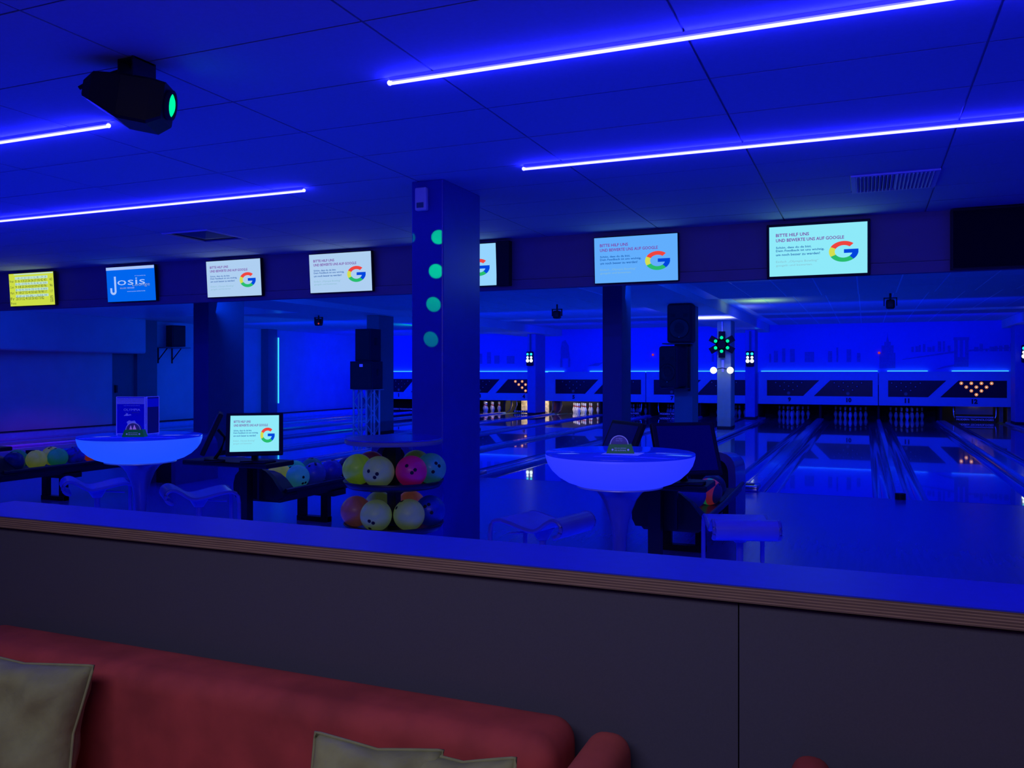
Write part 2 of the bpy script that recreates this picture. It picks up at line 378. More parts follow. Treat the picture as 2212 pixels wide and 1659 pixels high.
def gut_mesh():
    mb = MB(); L = Y1-Y0
    n = len(gp); vs = [(u, 0, w_) for u, w_ in gp]+[(u, L, w_) for u, w_ in gp]
    mb.add(vs, [(i, i+1, i+1+n, i+n) for i in range(n-1)], True)
    mb.box(-GR-0.006, -GR, 0, L, -0.2, -0.012); mb.box(GR, GR+0.006, 0, L, -0.2, -0.012)
    mb.cur = 1
    mb.add([(-GR, 0, -0.012)]+[(u, 0, w_) for u, w_ in gp[1:-1]]+[(GR, 0, -0.012), (GR, 0, -0.2), (-GR, 0, -0.2)], [tuple(range(n+2))])
    return mb.mesh('gutter', [m_gutter, m_darkmat])
gm = gut_mesh()
for k in range(1, 14):
    t = thing('bowling_lane', 'glossy bowling lane %s running to the pins, with a gutter on each side' % WORD[k] if k < 13 else 'bowling lane at the far right beyond lane twelve', 'lane', (LX[k], Y0, 0), group='bowling lanes')
    link('lane_surface', lane_s, t)
    link('gutter', gm, t, (-0.525-GR-0.006, 0, 0)); link('gutter', gm, t, (0.525+GR+0.006, 0, 0))
HALF = 0.525+2*GR+0.012
def division(a, b, label, box):
    x0 = LX[a]+HALF; x1 = LX[b]-HALF; c = (x0+x1)/2; wd = x1-x0
    t = thing('lane_divider', label, 'divider', (c, Y0, 0), group='lane dividers')
    L = 28.6-Y0
    if box:
        MB().prism([(-wd/2+0.002, -0.2), (-wd/2+0.002, 0.015), (-wd/2+0.03, 0.04), (wd/2-0.03, 0.04), (wd/2-0.002, 0.015), (wd/2-0.002, -0.2)], 0.0, L).build('capping', m_cap, t)
        MB().box(-wd/2+0.04, -wd/2+0.05, 0.2, L, 0.04, 0.048).box(wd/2-0.05, wd/2-0.04, 0.2, L, 0.04, 0.048).build('bead', m_chrome, t)
        e = MB().rbox(-wd/2+0.01, wd/2-0.01, -0.05, 0.28, -0.0, 0.075, 0.02).build('end_cap', m_chrome, t)
        MB().box(-0.05, 0.05, 0.02, 0.12, 0.075, 0.082).build('cover_plate', m_dark, e)
    else:
        MB().prism([(-wd/2+0.002, -0.2), (-wd/2+0.002, 0.02), (-wd/2+0.02, 0.045), (wd/2-0.02, 0.045), (wd/2-0.002, 0.02), (wd/2-0.002, -0.2)], 0.0, L).build('capping', m_cap, t)
        MB().cyl((0, -0.03, 0.0), (0, -0.03, 0.07), max(0.05, wd/2)).build('end_cap', m_dark, t)
for a in range(1, 13):
    pair = a % 2 == 1
    division(a, a+1, ('wide raised ball track cover between lanes %s and %s' if pair else 'divider rail between lanes %s and %s') % (WORD[a], WORD[a+1]), pair or a in (4, 8, 12))

# ------------------------------------------------------------------ mask units
def mask_unit(x0, W, la, lb, fl_=0, fr_=0):
    t = thing('masking_unit', 'white masking unit with smoked windows over lanes %s and %s' % (WORD[la], WORD[lb]), 'masking unit', (x0, 28.5, 0), group='masking units')
    zb, z1, z2, zt = 0.475, 0.74, 1.245, 1.50
    fr = MB()
    g = 0.008
    fr.box(g, W-g, 0, 0.12, zb, z1); fr.box(g, W-g, 0, 0.12, z2, zt)
    fr.box(g, 0.27, 0, 0.12, z1, z2); fr.box(W-0.16, W-g, 0, 0.12, z1, z2)
    fr.prism([(1.38, z1), (1.70, z1), (2.19, z2), (1.87, z2)], 0, 0.12)
    fr.box(g, W-g, -0.02, 0.0, zt, zt+0.02)
    fr.build('frame', m_mask, t)
    if fl_: MB().box(-fl_, 0.004, 0.02, 0.12, zb, zt).build('filler_panel', m_mask, t)
    if fr_: MB().box(W-0.004, W+fr_, 0.02, 0.12, zb, zt).build('filler_panel', m_mask, t)
    for bx in (0.3, W/2, W-0.3): MB().box(bx-0.03, bx+0.03, 0.12, 0.25, 0.9, 0.96).build('wall_bracket', m_blackmetal, t)
    for k, poly in enumerate((((0.27, z1), (1.38, z1), (1.87, z2), (0.27, z2)), ((1.70, z1), (W-0.16, z1), (W-0.16, z2), (2.19, z2)))):
        p = MB().prism(poly, 0.05, 0.10).build('window_panel', m_maskwin, t)
        ln = (la, lb)[k]; lit = ln in (4, 12); off = LX[ln]-x0+0.02 if lit else LX[ln]-x0-0.06
        ring = MB(); core = MB()
        for row in range(4):
            for q in range(row+1):
                x = off+(q-row/2)*0.265; z = 0.83+row*0.112
                M = Matrix.Translation((x, 0.045, z)) @ Matrix.Rotation(PI/2, 4, 'X')
                b = MB()
                b.lathe([(0.034, -0.004), (0.046, -0.004), (0.046, 0.004), (0.034, 0.004), (0.034, -0.004)], 14, M, True, False)
                b.cur = 1
                b.lathe([(0.019, 0), (0.019, 0.004)], 10, M)
                b.build('pin_lamp', [m_pinlit, m_pinlitc] if lit else [m_maskwin if row else m_pinoff, m_pinoff], p)
    for ln in (la, lb):
        lettering(t, str(ln), LX[ln]-x0-0.03, 0.555, -0.006, hei=0.145, m=m_black_ink, align='C', depth=0.002, bold=0.055)
    return t
m_pinoff2 = m_pinoff
mask_unit(-3.217, 3.58, 9, 10); mask_unit(0.372, 3.62, 11, 12)
mask_unit(-6.93, 3.55, 7, 8, 0, 0.16); mask_unit(-10.49, 3.55, 5, 6, 0.2, 0)
mask_unit(-14.25, 3.55, 3, 4); mask_unit(-17.81, 3.55, 1, 2)
st = thing('light_strip', 'cyan glowing light strip along the top of the masking units', 'light strip', (0, 28.62, 1.475))
for k, (xa, xb) in enumerate(((-17.8, -11.3), (-10.8, -9.95), (-9.0, -3.6), (-3.15, 0.35), (0.62, 1.75), (2.4, 3.9))):
    MB().box(xa, xb, 0.078, 0.088, 0.0, 0.072).build('strip', m_ledc, st); MB().box(xa, xb, 0.003, 0.127, -0.012, 0.0).build('tray', m_alu, st)
sv = thing('light_strip', 'vertical cyan light strip on the left side wall', 'light strip', (-18.17, 23.21, 0.46))
MB().cyl((0, 0, 0), (0, 0, 2.2), 0.015, 8).build('tube', glow('led_side_tube', (0.03, 0.45, 1.0), 2.2), sv)
MB().box(-0.08, -0.02, -0.03, 0.03, 0, 2.2).build('backing', m_alu, sv)
spot('purple_beam', (-14.5, 9.5, 2.3), (-16.5, 12.8, 0.0), 260, (0.45, 0.0, 1.0), 38, 0.8, 0.05)
spot('magenta_beam', (-13.5, 8.5, 2.3), (-15.6, 11.6, 0.0), 120, (1.0, 0.02, 0.7), 30, 0.8, 0.05)

# mural silhouettes: thin prints on the wall
def mural(polys, label):
    t = thing('wall_print', label, 'mural', (polys[0][0][0], 28.738, 1.6))
    for k, p in enumerate(polys): MB().prism([(u-polys[0][0][0], v-1.6) for u, v in p], -0.0006*k, 0.011).build('silhouette', m_skyline, t)
def rc(x0, x1, z1, z0=1.85): return [(x0, z0), (x1, z0), (x1, z1), (x0, z1)]
mural([rc(0.40, 0.85, 2.1, 1.62), rc(0.46, 0.80, 2.33, 2.1), rc(0.54, 0.72, 2.44, 2.33), [(0.59, 2.44), (0.67, 2.44), (0.635, 2.60), (0.63, 2.75), (0.62, 2.6)]], 'tall stepped skyscraper printed on the mural above lane eleven')
br = [rc(2.47, 2.56, 2.5, 1.95), rc(2.62, 2.70, 2.5, 1.95), rc(2.76, 2.85, 2.5, 1.95), rc(2.45, 2.87, 2.55, 2.46), rc(2.47, 2.85, 1.95, 1.66)]
br += [[(1.05, 1.88), (2.47, 2.08), (2.47, 2.14), (1.05, 1.90)], [(2.85, 2.12), (4.0, 2.22), (4.0, 2.24), (2.85, 2.17)], [(1.95, 1.58), (2.5, 1.68), (2.5, 1.74), (2.2, 1.68)]]
mural(br, 'bridge tower and deck printed on the mural above lane twelve')
sk = []
rr = random.Random(3)
x = 1.3
while x < 3.95:
    if not 2.4 < x < 2.9: sk.append(rc(x, x+rr.uniform(0.05, 0.12), 2.16+rr.uniform(0.02, 0.2)+0.12*(1 if 1.9 < x < 2.4 else 0), 2.12))
    x += rr.uniform(0.09, 0.16)
mural(sk, 'city skyline printed behind the bridge on the mural')
sk = []
for x, wd, h in ((-2.9, .06, 2.1), (-2.75, .12, 2.2), (-2.5, .10, 2.27), (-2.25, .14, 2.25), (-1.8, .28, 2.15), (-1.1, .12, 2.17), (-.85, .05, 2.28), (-.55, .13, 2.22), (-.25, .1, 2.1)): sk.append(rc(x, x+wd, h, 1.82))
mural(sk, 'low skyline printed on the mural above lanes nine and ten')
mural([[(-10.1, 2.0), (-9.76, 2.0), (-9.80, 2.45), (-9.93, 2.66), (-10.05, 2.6), (-10.1, 2.3)], rc(-10.12, -10.04, 2.0, 1.68), rc(-9.82, -9.74, 2.0, 1.68), [(-9.1, 1.72), (-8.7, 1.72), (-8.5, 1.85), (-8.8, 1.82)]], 'curved tower printed on the mural above lane five')
sk = []
for x, wd, h in ((-13.6, .1, 2.1), (-13.3, .1, 2.2), (-13.0, .15, 2.25), (-12.7, .2, 2.12), (-12.2, .3, 2.1)): sk.append(rc(x, x+wd, h, 1.82))
mural(sk, 'low skyline printed on the mural above lanes three and four')
mural([rc(-4.6, -4.4, 2.2), rc(-4.3, -4.15, 2.35), rc(-4.75, -4.68, 2.1)], 'pair of printed towers above lane eight')
for x, lb in ((-6.74, 'seven'), (0.39, 'eleven')):
    tag(MB().sphere((x, 28.715, 2.10), 0.035, 12, 8).build('red_dot', m_red), 'tiny red glowing dot on the mural above lane %s' % lb, 'lamp')  # small glowing red sphere set against the wall

# pit side walls, pins, sweeps
kb = MB().box(-0.03, 0.03, 0, 1.7, 0, 1.4).mesh('kickback', m_darkmat)
for a in (1, 2, 3, 5, 6, 7, 8, 9, 10, 11, 12):
    xm = (LX[a]+LX[a+1])/2
    tag(link('kickback_board', kb, None, (xm, 28.7, -0.3)), 'dark side board of the pit between lanes %s and %s' % (WORD[a], WORD[a+1]), 'side board')
pprof = [(0.026, 0), (0.030, 0.008), (0.042, 0.05), (0.056, 0.09), (0.0605, 0.114), (0.056, 0.15), (0.042, 0.19), (0.028, 0.225), (0.0235, 0.254), (0.026, 0.29), (0.0315, 0.335), (0.032, 0.345), (0.028, 0.365), (0.015, 0.378), (0.0001, 0.381)]
pin_me = MB().lathe(pprof, 16).mesh('pin_body', m_pin)
band = MB().lathe([(0.0268, 0.235), (0.0248, 0.254), (0.0268, 0.275), (0.0245, 0.275), (0.0225, 0.254), (0.0248, 0.235)], 16, None, True, False).mesh('neck_band', m_pinred)
ORD = ['first', 'second', 'third', 'fourth']
ROW = ['front', 'second', 'third', 'back']
HP = 29.05
for ln in (3, 5, 6, 7, 8, 9, 10, 11):
    for r in range(4):
        for q in range(r+1):
            if r == 0: lb = 'head pin standing alone at the front of the rack on lane %s' % WORD[ln]
            else: lb = 'white bowling pin, %s from the left in the %s row on lane %s' % (ORD[q], ROW[r], WORD[ln])
            o = thing('bowling_pin', lb, 'bowling pin', (LX[ln]+(q-r/2)*0.3048, HP+r*0.264, 0.0), group='bowling pins on lane %s' % WORD[ln])
            link('pin_body', pin_me, o); link('neck_band', band, o)
def sweep(ln, open_):
    t = thing('pin_sweep', 'pin sweep bar lettered across the end of lane %s' % WORD[ln], 'pin sweep', (LX[ln], 28.72, 0), group='pin sweep bars')
    b = MB().box(-0.54, 0.54, 0, 0.03, 0.02, 0.13).build('sweep_board', m_dark, t)
    lettering(t, 'MODERN TECHNOLOGIES', 0, 0.05, -0.004, wid=0.98, hei=0.055, m=mat('sweep_lettering', (0.4, 0.4, 0.8), 0.5, emit=(0.05, 0.07, 0.8), es=0.35), align='C')
    for s_ in (-1, 1):
        MB().tube([(s_*0.53, 0.05, 0.1), (s_*0.56, 0.05, 0.2), (s_*0.57, 0.1, 0.45)], 0.018).build('sweep_arm', m_chrome, t)
    if open_:
        MB().box(-0.5, 0.5, 0.25, 0.28, 0.22, 0.5).build('back_plate', mat('grey_pinsetter_plate', (0.25, 0.25, 0.25), 0.5), t)
        MB().box(-0.5, 0.5, 0.1, 0.14, 0.12, 0.17).build('lower_bar', m_alu, t)
for ln, op in ((1, False), (6, False), (7, False), (12, True)): sweep(ln, op)
# lit pit of lane four
t = thing('pinsetter', 'lit pinsetter machine with tan side belts at the end of lane four', 'pinsetter', (LX[4], 28.75, 0))
MB().box(-0.55, 0.55, 0.8, 0.85, 0.0, 0.46).build('back_plate', mat('pinsetter_tan', (0.45, 0.38, 0.25), 0.6, var=0.5, scale=9), t)
MB().box(-0.55, 0.55, 0.0, 0.05, 0.02, 0.10).build('sweep_board', m_dark, t)
for k in range(12): MB().box(-0.5+k*0.085, -0.45+k*0.085, -0.01, 0.0, 0.05, 0.09).build('tooth', m_alu, t)
for s_ in (-1, 1):
    MB().tube([(s_*0.62, 0.0, 0.46), (s_*0.60, 0.0, 0.3), (s_*0.66, 0.0, 0.12), (s_*0.80, 0.0, 0.02)], 0.035, 8, 0.02).build('side_belt', m_wood, t)
    MB().tube([(s_*0.42, 0.02, 0.46), (s_*0.40, 0.02, 0.3), (s_*0.50, 0.02, 0.08)], 0.014).build('lift_arm', m_chrome, t)
MB().tube([(1.02, 0.0, 0.46), (1.00, 0.0, 0.3), (1.0, 0.0, 0.15), (0.92, 0.0, 0.03)], 0.04, 8, 0.02).build('side_belt', m_wood, t)
MB().tube([(1.30, 0.0, 0.46), (1.33, 0.0, 0.3), (1.3, 0.0, 0.15), (1.18, 0.0, 0.03)], 0.04, 8, 0.02).build('side_belt', m_wood, t)
MB().box(1.03, 1.28, 0.05, 0.09, 0.03, 0.46).build('leather_pad', mat('brown_pad', (0.25, 0.06, 0.03), 0.7), t)
t = thing('pit_belt', 'tan curved belts at the right end of lane twelve', 'belt', (LX[12], 28.75, 0))
for x in (0.64, 0.85): MB().box(x, x+0.10, 0.0, 0.04, 0.02, 0.47).build('belt', m_wood, t)
for x, p, c in ((LX[4], 60, (1.0, 0.8, 0.4)), (LX[4]+0.9, 30, (1.0, 0.8, 0.5)), (LX[5]+0.1, 13.0, (0.8, 0.8, 1.0)), (LX[3], 9.0, (1, 0.85, 0.8)), (LX[12], 6.0, (1.0, 0.85, 0.6)), (LX[11], 0.35, (0.4, 0.5, 1.0)), (LX[9], 0.2, (0.1, 0.2, 1.0)), (LX[10], 0.2, (0.1, 0.2, 1.0)), (LX[12]+0.7, 4, (1, 0.75, 0.4))):
    point('pit_light', (x, 29.02, 0.62), p*0.5, c, 0.04)

# ------------------------------------------------------------------ beam screens
def logo_g(parent, cx, cz, rx, rz, y=-0.004, ms=None):
    ms = ms or (m_gr, m_gy, m_gg, m_gb)
    q = 0.60
    def arc(a0, a1, m, name):
        n = 14; vs = []
        for i in range(n+1):
            a = math.radians(a0+(a1-a0)*i/n)
            vs.append((cx+rx*math.cos(a), y, cz+rz*math.sin(a))); vs.append((cx+q*rx*math.cos(a), y, cz+q*rz*math.sin(a)))
        mb = MB(); mb.add(vs, [(2*i, 2*i+2, 2*i+3, 2*i+1) for i in range(n)]); return mb
    arc(48, 152, 0, '').build('logo_segment', ms[0], parent)
    arc(152, 208, 0, '').build('logo_segment', ms[1], parent)
    arc(208, 312, 0, '').build('logo_segment', ms[2], parent)
    b = arc(312, 360, 0, ''); b.add([(cx+0.02*rx, y, cz-0.16*rz), (cx+0.98*rx, y, cz-0.16*rz), (cx+rx, y, cz+0.2*rz), (cx+0.02*rx, y, cz+0.2*rz)], [(0, 1, 2, 3)])
    b.build('logo_segment', ms[3], parent)
def ad_google(p, W, H, y=-0.004, hw=0.62):
    # p: display object, centre origin in XZ
    X = lambda u: (u-0.5)*W
    Z = lambda v: (0.5-v)*H
    lettering(p, 'BITTE HILF UNS', X(0.07), Z(0.205), y, wid=0.345*W, hei=0.066*H, m=m_mag, bold=0.02)
    lettering(p, 'UND BEWERTE UNS AUF GOOGLE', X(0.07), Z(0.31), y, wid=0.70*W, hei=0.066*H, m=m_mag, bold=0.02)
    lettering(p, 'Schön, dass du da bist.', X(0.07), Z(0.45), y, wid=0.37*W, hei=0.05*H, m=m_txb, bold=0.015)
    lettering(p, 'Dein Feedback ist uns wichtig,', X(0.07), Z(0.52), y, wid=0.50*W, hei=0.055*H, m=m_txb, bold=0.015)
    lettering(p, 'um noch besser zu werden!', X(0.07), Z(0.59), y, wid=0.455*W, hei=0.05*H, m=m_txb, bold=0.015)
    lettering(p, 'Einfach „Olympia Bowling“', X(0.07), Z(0.74), y, wid=0.44*W, hei=0.055*H, m=m_txg)
    lettering(p, 'googeln und bewerten.', X(0.07), Z(0.815), y, wid=0.38*W, hei=0.055*H, m=m_txg)
    logo_g(p, X(0.765), Z(0.56), 0.148*W, 0.205*H if W/H > 1.5 else 0.21*H, y)
def tv(cx, label, scr, lit_m, content, W=0.915, H=0.50, bz=0.018, tilt=0.07, cz=2.695):
    t = thing('wall_screen', label, 'screen', (cx, 8.71, cz), 0, 'screens on the beam'); t.rotation_euler = (tilt, 0, 0)
    c = MB().rbox(-W/2, W/2, 0.0, 0.05, -H/2, H/2, 0.008, 2, smooth=False).build('casing', m_bezel, t)
    d = MB().box(-W/2+bz, W/2-bz, -0.004, 0.001, -H/2+bz, H/2-bz).build('display', lit_m, t)
    MB().box(-0.06, 0.06, 0.045, 0.10, -0.08, 0.06).build('wall_bracket', m_blackmetal, t)
    if content: content(d, W-2*bz, H-2*bz)
    return t
def gcontent(d, W, H): ad_google(d, W, H, -0.007)
def score(d, W, H):
    y = -0.007
    X = lambda u: (u-0.5)*W
    Z = lambda v: (0.5-v)*H
    MB().add([(X(0.12), y, Z(0.01)), (X(0.12), y, Z(0.045)), (X(1), y, Z(0.045)), (X(1), y, Z(0.01))], [(0, 1, 2, 3)]).build('header_bar', m_scr_y2, d)
    rows = [(0.27, 'Fran', ['0', '6', '13', '23', '26', '26', '27', '35', '42', '43'], '43', '- -6 -1 1/ -2 -- 1- 8- -7 -5'),
            (0.45, 'Com', ['9', '18', '25', '34', '43', '50', '59', '67', '80', '96'], '96', '5- 9- -7 72 9- 7- 9- 8- 6/ 3/6'),
            (0.63, 'Mart', ['9', '18', '27', '32', '41', '50', '60', '78', '98', '117'], '117', '8- 72 9- 33 9- 72 1/ 9- X 8/9'),
            (0.82, 'Fr', ['20', '31', '32', '41', '50', '50', '65', '73', '82', ''], '82', 'X X -1 36 36 -- 7/ 53 36')]
    for k, (v, nm, sc, tot, sm) in enumerate(rows):
        h = 0.08*H*(1.25 if k == 3 else 1)
        MB().add([(X(0.14), y, Z(v-0.085)), (X(0.14), y, Z(v-0.165)), (X(0.88), y, Z(v-0.165)), (X(0.88), y, Z(v-0.085))], [(0, 1, 2, 3)]).build('score_cell_row', m_scr_y2, d)
        lettering(d, nm, X(0.02), Z(v), y-0.001, hei=h*0.9, wid=0.09*W, m=m_txk)
        lettering(d, sm, X(0.15), Z(v-0.10), y-0.001, wid=0.70*W, hei=0.05*H, m=glow('score_small_text', (0.1, 0.2, 0.25), 1))
        for q, s_ in enumerate(sc):
            if s_: lettering(d, s_, X(0.145+0.072*q), Z(v), y-0.001, wid=(0.030 if len(s_) == 1 else 0.056)*W, hei=h, m=m_txk)
        lettering(d, tot, X(0.92), Z(v), y-0.001, hei=h, wid=0.06*W, m=m_txk)
    lettering(d, 'Franz', X(0.02), Z(0.95), y-0.001, hei=0.075*H, wid=0.12*W, m=m_txk)
    lettering(d, '338', X(0.91), Z(0.92), y-0.001, hei=0.09*H, wid=0.07*W, m=m_txk)
def josis(d, W, H):
    y = -0.007
    X = lambda u: (u-0.5)*W
    Z = lambda v: (0.5-v)*H
    MB().add([(X(0), y, Z(0)), (X(0), y, Z(0.085)), (X(1), y, Z(0.085)), (X(1), y, Z(0))], [(0, 1, 2, 3)]).build('header_bar', m_adv_t, d)
    def bar(u0, u1, v0, v1, m=m_adv_t, dy=0, mb=None):
        mb = mb or MB(); mb.add([(X(u0), y-dy, Z(v0)), (X(u0), y-dy, Z(v1)), (X(u1), y-dy, Z(v1)), (X(u1), y-dy, Z(v0))], [(0, 1, 2, 3)]); return mb
    J = bar(0.16, 0.20, 0.27, 0.72); bar(0.07, 0.11, 0.60, 0.72, mb=J)
    cx, cz = 0.135, 0.70; vs = []
    for i in range(13):
        a = PI+PI*i/12; vs += [(X(cx+0.065*math.cos(a)), y, Z(cz-0.10*math.sin(a))), (X(cx+0.025*math.cos(a)), y, Z(cz-0.035*math.sin(a)))]
    J.add(vs, [(2*i, 2*i+2, 2*i+3, 2*i+1) for i in range(12)]); J.build('lettering', m_adv_t, d)
    lettering(d, 'osis', X(0.225), Z(0.53), y, wid=0.58*W, hei=0.20*H, m=m_adv_t)
    lettering(d, 'Lounge', X(0.54), Z(0.60), y-0.001, wid=0.36*W, hei=0.12*H, m=m_adv_g, bold=-0.012)
    lettering(d, 'in Lauenburg', X(0.60), Z(0.295), y, wid=0.22*W, hei=0.035*H, m=m_adv_t)
    lettering(d, 'BILLARD', X(0.28), Z(0.635), y, wid=0.13*W, hei=0.04*H, m=m_adv_g)
    lettering(d, 'SNOOKER', X(0.43), Z(0.635), y, wid=0.15*W, hei=0.04*H, m=m_adv_t)
    lettering(d, 'www.josis-billard.de', X(0.42), Z(0.74), y, wid=0.38*W, hei=0.04*H, m=m_adv_t)
tv(-11.23, 'leftmost lit screen showing a yellow bowling score table', 0, m_scr_y, score, 0.93, 0.49, 0.008)
tv(-9.30, 'bright blue advert screen beside the yellow score screen', 0, m_scr_az, josis, 0.89, 0.49, 0.008)
tv(-7.53, 'white advert screen above the broad dark pillar', 0, m_scr_w, gcontent, 0.89, 0.485, 0.010)
tv(-5.90, 'white advert screen just left of the nearest pillar', 0, m_scr_w, gcontent, 0.905, 0.49, 0.010)
tv(-4.27, 'advert screen half hidden behind the nearest pillar', 0, mat('screen_lit_soft_blue', (0, 0, 0), 0.6, emit=(0.30, 0.66, 1.0), es=1.0, spec=0), gcontent, 0.905, 0.49, 0.010)
tag(MB().box(-3.815, -3.665, 8.69, 8.78, 2.45, 2.95).build('side_panel', m_darkmat), 'black upright panel at the right side of the half hidden screen', 'panel')
tv(-2.23, 'pale blue advert screen above the dark middle pillar', 0, m_scr_b, gcontent, 0.91, 0.50, 0.010, cz=2.67)
tv(-0.43, 'large bright cyan advert screen with thick black frame at right', 0, m_scr_c, gcontent, 0.945, 0.535, 0.026, cz=2.665)
t = thing('wall_screen', 'big black switched-off screen at the right edge of the beam', 'screen', (1.72, 8.70, 2.69), 0, 'screens on the beam')
MB().box(-1.0, 1.0, 0, 0.06, -0.275, 0.275).build('casing', m_bezel, t); MB().box(-0.98, 0.98, -0.003, 0.0, -0.26, 0.26).build('display', m_scrdark, t)
# the light the screens throw back on ceiling and beam
for x, c in ((-7.5, (0.7, 0.85, 1)), (-5.9, (0.7, 0.85, 1)), (-2.2, (0.3, 0.6, 1)), (-0.43, (0.4, 0.9, 1)), (-11.2, (0.8, 1, 0.1))):
    pass

# ------------------------------------------------------------------ ceiling LED tubes
def led(x0, x1, y, label):
    t = thing('led_tube', label, 'light tube', (x0, y, ZC-0.03), 0, 'blue light tubes on the ceiling')
    L = x1-x0
    MB().cyl((0, 0, 0), (L, 0, 0), 0.0085, 8).build('tube', m_led, t)
    MB().box(0, L, -0.008, 0.008, 0.012, 0.030).build('channel', m_alu, t)
    e = L if x1 < -3 else 0
    MB().sphere((e, 0, 0.004), 0.014, 10, 6).build('end_knob', m_led, t)
led(-12.5, -4.19, 3.757, 'near left glowing blue tube ending beside the ceiling effect light')
led(-2.245, 4.2, 3.757, 'nearest right glowing blue tube running out at the top')
led(-12.5, -4.21, 5.70, 'far left glowing blue tube ending left of the nearest pillar')
led(-2.29, 4.2, 5.71, 'far right glowing blue tube right of the nearest pillar')

# vents
t = thing('air_vent', 'slatted square air vent in the ceiling near the cyan screen', 'vent', (0.515-0.62, 3.11+TY*6, ZC))
W = 0.62; D = TY
MB().box(0, 0.035, 0.0, D, -0.012, 0.01).box(W-0.035, W, 0, D, -0.012, 0.01).box(0.035, W-0.035, 0, 0.03, -0.012, 0.01).box(0.035, W-0.035, D-0.03, D, -0.012, 0.01).build('frame', m_white, t)
MB().box(0.035, W-0.035, 0.03, D-0.03, 0.006, 0.01).build('dark_backing', m_darkmat, t)
sl = MB().box(-0.003, 0.003, 0.03, D-0.03, -0.016, 0.014).mesh('slat', m_white)
for k in range(20):
    x = 0.05+k*(W-0.1)/19
    link('slat', sl, t, (x, 0, -0.005), (0, 0.7 if k < 10 else -0.7, 0))
t = thing('air_vent', 'square ceiling outlet with a sunken pyramid left of the nearest pillar', 'vent', (-7.01, 3.11+TY*6, ZC))
MB().box(0, 0.03, 0, D, -0.01, 0.01).box(0.59, 0.62, 0, D, -0.01, 0.01).box(0.03, 0.59, 0, 0.03, -0.01, 0.01).box(0.03, 0.59, D-0.03, D, -0.01, 0.01).build('frame', m_white, t)
MB().box(0.03, 0.59, 0.03, D-0.03, 0.006, 0.01).build('dark_backing', m_darkmat, t)
MB().add([(0.10, 0.10, 0.005), (0.52, 0.10, 0.005), (0.52, D-0.10, 0.005), (0.10, D-0.10, 0.005), (0.31, D/2, -0.03)], [(0, 1, 4), (1, 2, 4), (2, 3, 4), (3, 0, 4), (3, 2, 1, 0)]).build('pyramid_baffle', m_pillar, t)
t = thing('alarm_box', 'small white alarm box high on the nearest pillar', 'alarm', (-3.205, 5.85, 2.83))
MB().rbox(-0.05, 0.05, -0.03, 0.02, -0.09, 0.09, 0.012).build('housing', m_smoke, t)
MB().box(-0.03, 0.03, -0.034, -0.029, -0.07, -0.03).build('lens', m_pillar, t)

# ------------------------------------------------------------------ ceiling effect light
a = Vector((0.87, 0.47, -0.14)).normalized()
t = thing('effect_light', 'black angular disco effect light with green lens under the ceiling', 'stage light', (-3.27, 3.09, ZC))
s_ = Vector((0.47, -0.87, 0)).normalized(); u_ = s_.cross(a).normalized()
if u_.z < 0: u_ = -u_
R = Matrix((a, s_, u_)).transposed().to_4x4(); R.translation = Vector((-0.03, 0.0, -0.175))
def side(poly, w0, w1, M): 
    mb = MB(); mb.prism(poly, w0, w1, 'y', M); return mb
bod = MB()
def ring(x, k, zt, zb):   # octagon-like section at x
    h = 0.5*k; c = 0.055*k
    return [(x, -h+c, zt), (x, h-c, zt), (x, h, zt-c), (x, h, zb+c), (x, h-c, zb), (x, -h+c, zb), (x, -h, zb+c), (x, -h, zt-c)]
secs = [ring(-0.20, 0.14, 0.04, -0.04), ring(-0.155, 0.19, 0.08, -0.06), ring(-0.02, 0.22, 0.09, -0.125), ring(0.12, 0.22, 0.09, -0.13), ring(0.18, 0.18, 0.085, -0.09)]
vs = [p for s2 in secs for p in s2]; fs = []
for i in range(len(secs)-1):
    for k in range(8): fs.append((i*8+k, i*8+(k+1) % 8, (i+1)*8+(k+1) % 8, (i+1)*8+k))
fs += [tuple(range(8)), tuple(range(32, 40))]
bod.add(vs, fs, False, R); bod.build('housing', m_dark, t)
MB().lathe([(0.072, 0), (0.072, 0.02), (0.056, 0.02)], 20, R @ Matrix.Translation((0.18, 0, 0)) @ Matrix.Rotation(PI/2, 4, 'Y'), True, False).build('lens_ring', m_box, t)
MB().lathe([(0.056, 0), (0.056, 0.012), (0.04, 0.020), (0.0001, 0.024)], 20, R @ Matrix.Translation((0.18, 0, 0)) @ Matrix.Rotation(PI/2, 4, 'Y')).build('lens', m_lampg, t)
MB().box(-0.13, -0.09, -0.108, -0.102, 0.01, 0.035, R).build('label_plate', m_acryl, t)
MB().box(-0.15, -0.142, -0.104, -0.096, -0.02, -0.012, R).build('power_lamp', m_red, t)
MB().box(-0.05, 0.06, -0.06, 0.06, -0.008, 0.0).box(-0.05, -0.043, -0.06, 0.06, -0.13, 0.0).box(0.05, 0.06, -0.07, 0.07, -0.14, 0.0).build('bracket', m_blackmetal, t)
MB().tube([(-0.02, 0.03, -0.01), (-0.10, 0.0, -0.03), (-0.2, -0.05, -0.07), (-0.27, -0.09, -0.12)], 0.010).build('cable', m_darkmat, t)
for z in (2.53, 2.265, 2.007, 1.735):
    spot('green_beam', (-4.9, 2.4, 2.9), (-3.07-(2.53-z)*0.085, 5.87, z), 430, (0.0, 1.0, 0.16), 1.7, 0.25, 0.004)
spot('green_beam', (-4.9, 2.4, 2.9), (-3.325, 5.87, 2.54), 80, (0.0, 1.0, 0.28), 1.5, 0.5, 0.004)

